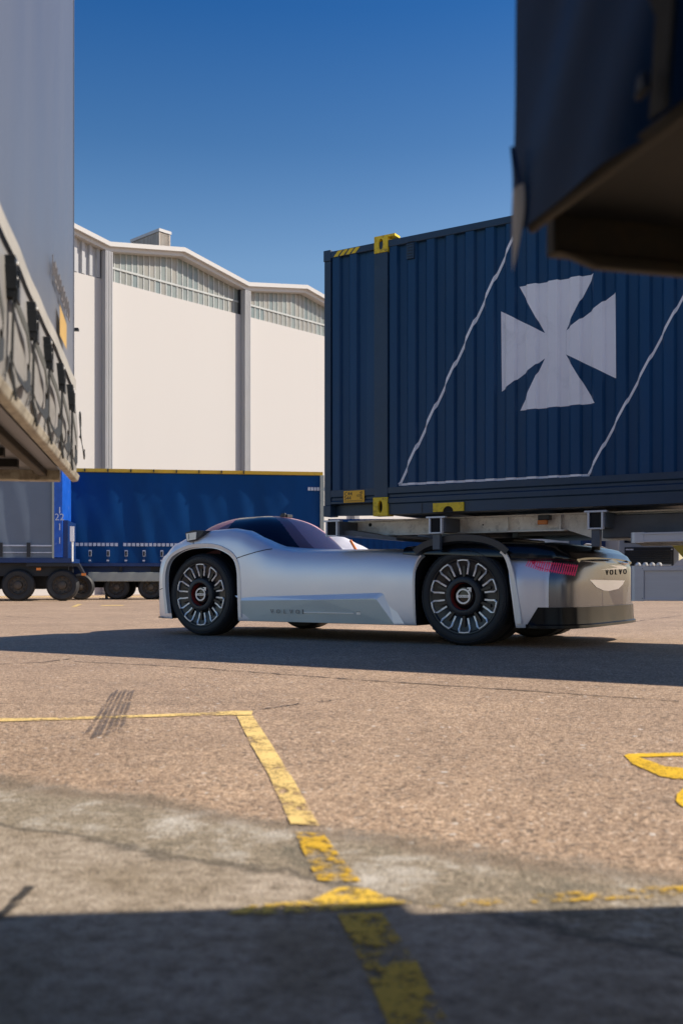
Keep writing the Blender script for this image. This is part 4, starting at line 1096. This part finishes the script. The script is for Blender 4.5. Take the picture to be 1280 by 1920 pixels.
# headlight camera pod on the fender
hp0 = VF.at(347, 1006, .05)
def PV(x, y, t): 
    a, b = VF.at(x, y, t); return (a, t, b)
m = mb('black_satin')
tO = -.02
f0 = [PV(347, 999, tO), PV(362, 993.5, tO), (PV(384, 995, tO)), PV(378, 1004, tO), PV(368, 1013, tO), PV(350, 1016, tO)]
m.v += f0 + [(a + .02, .30, b - .0) for a, _, b in f0]; k = 6
m.f.append(tuple(range(6))); m.f.append(tuple(range(11, 5, -1))); m.f += [(i, 6 + i, 6 + (i + 1) % 6, (i + 1) % 6) for i in range(6)]; m.m += [0] * 8
hl = m.build('headlight', car, bevel=.008)
m = mb('lamp_clear'); q0 = [PV(349, 1000.5, tO - .012), PV(368, 997.5, tO - .012), PV(367, 1011, tO - .012), PV(350.5, 1014, tO - .012)]
m.v += q0 + [(a, b + .02, c) for a, b, c in q0]; m.f += [(0, 1, 2, 3), (7, 6, 5, 4)] + [(i, 4 + i, 4 + (i + 1) % 4, (i + 1) % 4) for i in range(4)]; m.m += [0] * 6
m.use('buckle')
for xx in (354.5,):
    a = VF.at(xx, 1006, tO - .01); m.box(a[0] - .002, a[0] + .002, tO - .016, tO - .0125, a[1] - .035, a[1] + .03)
m.build('lens', hl)
# slanted light louvres on the nose corner
m = mb('lip')
for i in range(6):
    x0, y0_ = 296 + i * 5.2, 1053 - i * 6.2
    ln = [on_body(x0 + 12 * t, y0_ - 0 + 9 * t, .002) for t in (0, .25, .5, .75, 1)]
    if all(ln): m.ribbon(ln, .030, (.3, .2, 1), .0015)
m.build('nose_louvres', body, smooth=True)
# canopy
KT = [(-1.0, .88, .10), (-.93, 1.05, .45), (-.82, 1.22, .62), (-.60, 1.39, .74), (-.30, 1.475, .80), (.05, 1.495, .82), (.33, 1.485, .80), (.60, 1.42, .74), (.78, 1.32, .66), (.95, 1.18, .56), (1.10, 1.04, .42), (1.16, .98, .34)]
ksp = catmull(KT, 200)
def csec(i, j, N=120):
    s, zt2__, hw = ksp[i]; v = -1 + 2 * j / N
    z0 = .92; zz = z0 + (zt2__ - z0) * max(0, (1 - abs(v) ** 2.6)) ** .62
    return (s, TC + v * hw, zz)
cm = MB(); cm.use('glass_dark'); cm.use('mauve'); cm.use('mauve_light')
def cmat(i, j):
    s = ksp[i][0]; v = abs(-1 + 2 * (j + .5) / 120)
    # dark band between two slanting lines, mauve bands before and behind it
    if s < -.24 + .2 * v: return 1
    if s < .075 + 1.02 * v: return 0
    return 1 if s < .25 + 1.2 * v else 2
cm.grid(lambda i, j: csec(i, j), 200, 121, mfn=cmat)
can = cm.build('canopy', car, smooth=True, angle=50)
m = mb('black_satin'); m.box(.30, .42, TC - .02, TC + .1, 1.475, 1.515); m.box(.34, .40, TC - .05, TC - .01, 1.48, 1.53); m.build('sensor', can, bevel=.006)
m = mb('orange'); pts = [(1.08 - .12 * k / 8, TC + .62 + .02 * k / 8, 1.03 + .16 * k / 8) for k in range(9)]; m.tube(pts, .018, 6); m.build('orange_edge', can)
# tail light: rows of slanted red bars on the rear corner
m = mb('tail_red')
nb = 22
for i in range(nb):
    u = i / (nb - 1); xx = 988 + 90 * u
    yt_, yb_ = 1050.5 + 9 * u, 1066 + 14 * u
    if u < .3: yb_ -= (.3 - u) * 14
    a = [on_body(xx + 3.2 - 5.5 * (1 - t), yb_ + (yt_ - yb_) * t, .004) for t in (0, .33, .66, 1)]
    if all(a): m.ribbon(a, .009 if u > .25 else .005 + .012 * u, (1, .6, 0) if u > .5 else (1, .1, 0), .0015)
tl = m.build('tail_light', body)
tail_px = [(992, 1052), (1083, 1061), (1076, 1079), (1040, 1073), (1006, 1064)]
# rear lettering, painted sky reflection and bright swoosh
s_e = 4.63
m = mb('black_matt')
for i, chx in enumerate('VOLVO'):
    me = text_mesh(chx, 14, .5, 1, 'CENTER')
    vs = [on_body(1137 + 8.4 * i + v.co.x * .56, 1078 - .4 * i - v.co.y, .001 if v.co.z < 0 else .005) for v in me.vertices]
    if all(vs): m.add(vs, [tuple(p.vertices) for p in me.polygons])
    bpy.data.meshes.remove(me)
m.build('lettering', body)
def body_patch(px, key, name, off=.003, **kw):
    bm = bmesh.new(); bm.faces.new([bm.verts.new((x, y, 0)) for x, y in px])
    x0, x1 = min(p[0] for p in px), max(p[0] for p in px)
    for k in range(1, 14): bmesh.ops.bisect_plane(bm, geom=bm.verts[:] + bm.edges[:] + bm.faces[:], plane_co=(x0 + (x1 - x0) * k / 14, 0, 0), plane_no=(1, 0, 0), dist=1e-4)
    bmesh.ops.triangulate(bm, faces=bm.faces)
    for v in bm.verts:
        h = on_body(v.co.x, v.co.y, off)
        if h is None: bm.free(); return
        v.co = h
    me = bpy.data.meshes.new(name); bm.to_mesh(me); bm.free(); me.materials.append(M[key]); me.shade_smooth()
    o = bpy.data.objects.new(name, me); C.objects.link(o); o.parent = body; return tag(o, **kw)
bpt = body_patch(tail_px, 'tail_back', 'tail_light', .0015, label='pink red glow strip behind the slanted bars')
body_patch([(1104, 1087), (1170, 1088.5), (1166, 1096), (1158, 1104), (1140, 1108), (1130, 1107), (1117, 1101)], 'silver', 'rear_reflection', label='pale patch painted as a sky reflection on the rear face')  # sky reflection laid on as a silver patch
body_patch([(1124, 1068.5), (1156, 1064), (1140, 1060), (1160, 1060), (1174, 1063), (1172, 1067)], 'silver', 'rear_glint')  # bright swoosh, a reflection painted on in silver
# side lettering in the lower panel
pf = Frame(*(VF.mat @ Vector((0, .0, 0))).xy, VF.phi)
b0, b1 = VF.at(514, 1146)[0], VF.at(562, 1148)[0]; zz0 = VF.at(535, 1150)[1]
m = mb('text_grey')
for i, chx in enumerate('VOLVO'): add_text(m, chx, .066, lambda u, v, w, c=b0 + (b1 - b0) * i / 4: (c + u * 1.05, -.046 - w, zz0 + v), .002, align='CENTER')
m.build('lettering', body)
m = mb('lip'); b2, b3 = VF.at(573, 1149)[0], VF.at(666, 1150)[0]; m.box(b2, b3, -.047, -.03, zz0 + .012, zz0 + .020)
b4 = VF.at(672, 1149)[0]; m.box(b4, b4 + .05, -.047, -.03, zz0 + .004, zz0 + .03); m.use('text_grey').box(b4 + .002, b4 + .05, -.047, -.03, zz0 + .031, zz0 + .037); m.box(b2 - .015, b2 - .007, -.047, -.03, zz0, zz0 + .05)
m.build('side_strip', body)

# wheels -----------------------------------------------------------------
def tractor_wheel(s, mirror, R0, wide, txt):
    w = empty('wheel'); w.parent = car; w.location = (s, 0 if not mirror else VW, R0)
    if mirror: w.rotation_euler = (0, 0, math.pi)
    sc = R0 / .5
    tw = .60 if wide else .33
    m = mb('rubber')
    prof = [(.385, .035), (.392, .006), (.42, -.004), (.455, .0), (.478, .012), (.492, .036), (.500, .055)]
    groove = [.12, .18, .24] if not wide else [.11, .17, .22]
    y = .055
    pr = list(prof)
    for g_ in groove: pr += [(.500, g_ - .008), (.488, g_ - .006), (.488, g_ + .006), (.500, g_ + .008)]
    if wide: pr += [(.50, .27), (.47, .30), (.40, .31), (.40, .34), (.47, .35), (.5, .38), (.5, .57), (.47, .60), (.3, .60)]
    else: pr += [(.50, .275), (.485, .31), (.46, .33), (.3, .33)]
    m.lathe([(a * sc, b) for a, b in pr], k=72)
    if wide:   # shoulder lugs of the driven tyres
        for i in range(60):
            a = 2 * math.pi * i / 60; d = .018
            m.add([((.502 * sc) * math.cos(a + q_) , yy, (.502 * sc) * math.sin(a + q_)) for q_ in (0, d * 2) for yy in (.045, .10)] + [((.484 * sc) * math.cos(a + q_), yy, (.484 * sc) * math.sin(a + q_)) for q_ in (0, d * 2) for yy in (.018, .10)],
                  [(0, 1, 3, 2), (0, 2, 6, 4), (0, 4, 5, 1), (2, 3, 7, 6)])
    ty = m.build('tyre', w, smooth=True, angle=30)
    m = mb('rubber_text')
    def ring_text(body_, rad, a_mid, size):
        me = text_mesh(body_, size, .0012, 1.15, 'CENTER')
        m.add([((rad + v.co.y) * math.sin(v.co.x / rad + a_mid), -.0035 - v.co.z + .0, (rad + v.co.y) * math.cos(v.co.x / rad + a_mid)) for v in me.vertices], [tuple(p.vertices) for p in me.polygons]); bpy.data.meshes.remove(me)
    ring_text(txt, .417 * sc, -.08, .050); ring_text('EFFICIENT', .417 * sc, 1.75, .036)
    m.lathe([(.462 * sc, -.0015), (.466 * sc, -.006), (.470 * sc, .006)], k=60)
    m.build('tyre_lettering', w, smooth=False)
    # black cover disc, dished
    m = mb('rim_black')
    m.lathe([(.392 * sc, .010), (.385 * sc, .002), (.372 * sc, .004), (.36 * sc, .020), (.30 * sc, .030), (.205 * sc, .040), (.19 * sc, .05)], k=60)
    # ten dark spokes between the loop legs
    for i in range(10):
        a = 2 * math.pi * i / 10 + math.pi / 2
        for (h0, h1, r0, r1) in ((.012, .016, .19, .30), ):
            c_, s__ = math.cos(a), math.sin(a)
            P = [(r0, -h0), (r1, -h1), (r1 + .012, 0), (r1, h1), (r0, h0)]
            m.prism([(c_ * r_ * sc - s__ * q_ * sc, s__ * r_ * sc + c_ * q_ * sc) for r_, q_ in P], .012, .034)
    m.build('wheel_cover', w, smooth=True, angle=40)
    # polished U shaped loops
    m = mb('polished')
    for i in range(10):
        a = 2 * math.pi * i / 10 + math.pi / 2 + .02; c_, s__ = math.cos(a), math.sin(a)
        pth = [(.222, -.034), (.285, -.048), (.330, -.062), (.362, -.054), (.367, .0), (.362, .054), (.330, .062), (.285, .048), (.222, .034)]
        wd = [.009, .0085, .0085, .007, .0055, .007, .0085, .0085, .009]
        yy = [.030, .024, .012, .0, -.002, .0, .012, .024, .030]
        rows = []
        for k_, (r_, q_) in enumerate(pth):
            p0_, p1_ = Vector(pth[max(k_ - 1, 0)]), Vector(pth[min(k_ + 1, 8)]); d = (p1_ - p0_).normalized(); nn = Vector((-d.y, d.x)) * wd[k_]
            o1, o2 = Vector((r_, q_)) + nn, Vector((r_, q_)) - nn
            rows.append([(o1, yy[k_] - .004), (o2, yy[k_] - .004), (o2, yy[k_] + .014), (o1, yy[k_] + .014)])
        m.grid(lambda u_, v_: ((c_ * rows[u_][v_][0].x - s__ * rows[u_][v_][0].y) * sc, rows[u_][v_][1], (s__ * rows[u_][v_][0].x + c_ * rows[u_][v_][0].y) * sc), 9, 4, cv=True)
    m.build('polished_loops', w)
    m = mb('rim_grey'); m.lathe([(.20 * sc, .045), (.198 * sc, .005), (.192 * sc, -.012), (.17 * sc, -.022), (.145 * sc, -.018), (.138 * sc, -.008)], k=48); m.build('hub_ring', w, smooth=True)
    m = mb('red_inner'); m.lathe([(.138 * sc, -.007), (.130 * sc, .055)], k=48); m.build('red_liner', w, smooth=True)
    m = mb('black_gloss'); m.lathe([(.130 * sc, .054), (.105 * sc, .03), (.09 * sc, .018), (.0001, .014)], k=40); cap = m.build('hub_cap', w, smooth=True)
    # ring and arrow emblem with the name bar
    m = mb('polished'); r1, r2 = .078 * sc, .062 * sc
    m.lathe([(r2, .008), (r2, -.002), (r1, -.002), (r1, .008)], k=40)
    m.prism([(r1 * .55, r1 * .62), (r1 * .68, r1 * .50), (r1 * .98, r1 * .82), (r1 * .98, r1 * .55), (r1 * 1.12, r1 * .55), (r1 * 1.12, r1 * 1.14), (r1 * .55, r1 * 1.14), (r1 * .55, r1 * 1.0), (r1 * .82, r1 * .98)], -.003, .006)
    m.box(-r2 * .99, r2 * .99, -.003, .004, -.013, .013)
    m.build('emblem', w)
    m = mb('ink'); add_text(m, 'VOLVO', .024, lambda u, v, w_: (u, -.0042 - w_, v - .0085), .0003, align='CENTER', width=.105); m.build('emblem_lettering', w)
    return w
tractor_wheel(0, False, .497, False, 'Conti Hybrid HS3')
tractor_wheel(0, True, .497, False, 'Conti Hybrid HS3')
tractor_wheel(WB, False, .503, True, 'Conti EfficientPro D')
tractor_wheel(WB, True, .503, True, 'Conti EfficientPro D')

# ================================================================== THINGS FAR BEHIND ON THE RIGHT
def at_depth(x, y, k): return ((x - CX) / FPX * k, CH + (HZ - y) / FPX * k)
# white truck cab
k = 40.0
TFr = Frame((1216 - CX) / FPX * k, k, 0)
cab = empty('truck', TFr, label='white truck facing the camera with a black grille, glimpsed above the aluminium side guard', cat='truck')
m = mb('cab_white')
m.prism([(-1.22, .45), (1.22, .45), (1.22, 3.2), (1.0, 3.5), (-1.0, 3.5), (-1.22, 3.2)], .0, 2.1); m.box(-1.25, 1.25, 2.2, 10, .95, 3.9); m.build('cab', cab, bevel=.05)
gz = at_depth(0, 1060.5, k)[1]; gz1_ = at_depth(0, 1026, k)[1]
m = mb('chassis'); m.box(-.99, .98, -.03, -.001, gz, gz1_); 
for i in range(7): m.use('black_satin').box(-.9, .9, -.05, -.031, gz + .06 + i * .085, gz + .10 + i * .085)
gr = m.build('grille', cab, bevel=.015)
m = mb('white_paint')
for i, wv in enumerate((.05, .05, .04, .05, .06, .05)): m.box(-.95 + i * .052, -.91 + i * .052, -.055, -.04, gz1_ - .12, gz1_ - .07)
m.box(.86, .93, -.055, -.04, gz1_ - .10, gz1_ - .07); m.box(-.6, .85, -.12, -.06, gz - .0, gz + .04)
m.build('grille_trim', gr)
for xx in (1193.5, 1207, 1220, 1233):
    a, b = at_depth(xx, 1059.5, k); a -= TFr.o.x
    m = mb('polished'); m.lathe([(.11, -.08), (.10, -.16), (.07, -.18), (.001, -.19)], a, b, 20); m.build('auxiliary_lamp', cab, smooth=True)
m = mb('glass_dark'); m.box(-1.0, 1.0, -.02, -.001, 2.2, 3.05); m.build('windscreen', cab)
m = mb('chassis'); m.box(-1.2, 1.2, -.06, 1.9, .28, .449); m.build('bumper', cab)
for sx in (-1.2, .85):
    m = mb('rubber'); m.grid(lambda i, j: (sx + (.35 if j in (1, 2) else 0), 1.3 + (.5 if j < 3 else .5) * math.cos(i * math.pi / 12) * (0.0 if j in () else 1), .5 + .5 * math.sin(i * math.pi / 12)), 24, 2, cu=True); m.build('wheel', cab)
# second truck with an olive yellow flank at the edge
kk = 34.0
T2 = Frame((1298 - CX) / FPX * kk, kk, R(-22))
tr2 = empty('truck', T2, label='second truck with olive yellow bodywork cut by the right edge, beside the white cab', cat='truck')
pp = [at_depth(1255, 1016, kk), at_depth(1310, 1016, kk), at_depth(1310, 1070, kk), at_depth(1283, 1048, kk)]
m = mb('yellow_green'); m.prism([(a - T2.o.x, b) for a, b in pp], 0, 1.2); m.prism([(-.75, 1.95), (.9, 1.95), (.9, 3.6), (-.75, 3.6)], .02, 6); m.build('bodywork', tr2)
m = mb('cab_white'); a, b = at_depth(1275, 1052, kk); m.prism([(a - T2.o.x - .35, b - .3), (a - T2.o.x + 1.6, b - .3), (a - T2.o.x + 1.6, b + .05), (a - T2.o.x + .15, b + .12), (a - T2.o.x - .1, b - .02)], -.12, -.002); m.build('headlight_panel', tr2)
m = mb('chassis'); m.box(-.7, 1.6, .05, 5.5, .35, 1.1); m.build('chassis_frame', tr2)
for sy in (.5, 4.0):
    m = mb('rubber'); m.lathe([(.3, .0), (.5, .02), (.5, .28), (.3, .3)], 0, .5, 30); w_ = m.build('wheel', tr2, smooth=True); w_.location = (-.1, sy, 0)
# pale box trailer and blue container between the deck and the chassis
def back_box(name, x0, x1, k_, key, label, cat, top=3.9, trim=None, length=8):
    fr_2 = Frame((x0 - CX) / FPX * k_, k_, 0); w_ = (x1 - x0) / FPX * k_
    o = empty(name, fr_2, label=label, cat=cat)
    m = mb(key); n_ = int(w_ / .3)
    for i in range(n_): m.box(w_ * i / n_, w_ * (i + .6) / n_, -.04, .0, 1.25, top - .1)
    m.box(0, w_, .001, 2.5, 1.2, top); b_2 = m.build('side_wall', o)
    m = mb(trim or 'chassis'); m.box(-.05, .06, -.06, 2.5, 1.1, top); m.box(w_ - .06, w_ + .05, -.06, 2.5, 1.1, top); m.build('corner_post', o)
    m = mb('chassis'); m.box(.2, w_ - .2, .5, .7, .85, 1.19); m.build('chassis_frame', o)
    trailer_wheel(o, 1.0, .1, .95); trailer_wheel(o, 2.4, .1, .95)
    return o
back_box('box_trailer', 940, 1084, 44, 'alu', 'pale grey box trailer glimpsed between the black deck and the chassis beam', 'trailer', trim='white_paint')
bc = back_box('shipping_container', 1089, 1180, 42, 'dark_blue', 'small stretch of blue container with a yellow latch box, left of the white truck', 'container', trim='navy')
a, b = at_depth(1148, 1026, 42); a -= bc.location.x
m = mb('yellow_label'); m.box(a - .09, a + .09, -.15, -.045, b - .09, b + .07); m.use('galv').box(a - .25, a + .3, -.12, -.045, b - .14, b - .11); m.build('latch_box', bc)
# low blue trailer flank behind the middle, between tractor deck and beam
bb2 = back_box('box_trailer', 617, 938, 47, 'curtain_blue', 'bright blue trailer flank showing as a thin strip under the container chassis', 'trailer', top=3.6)
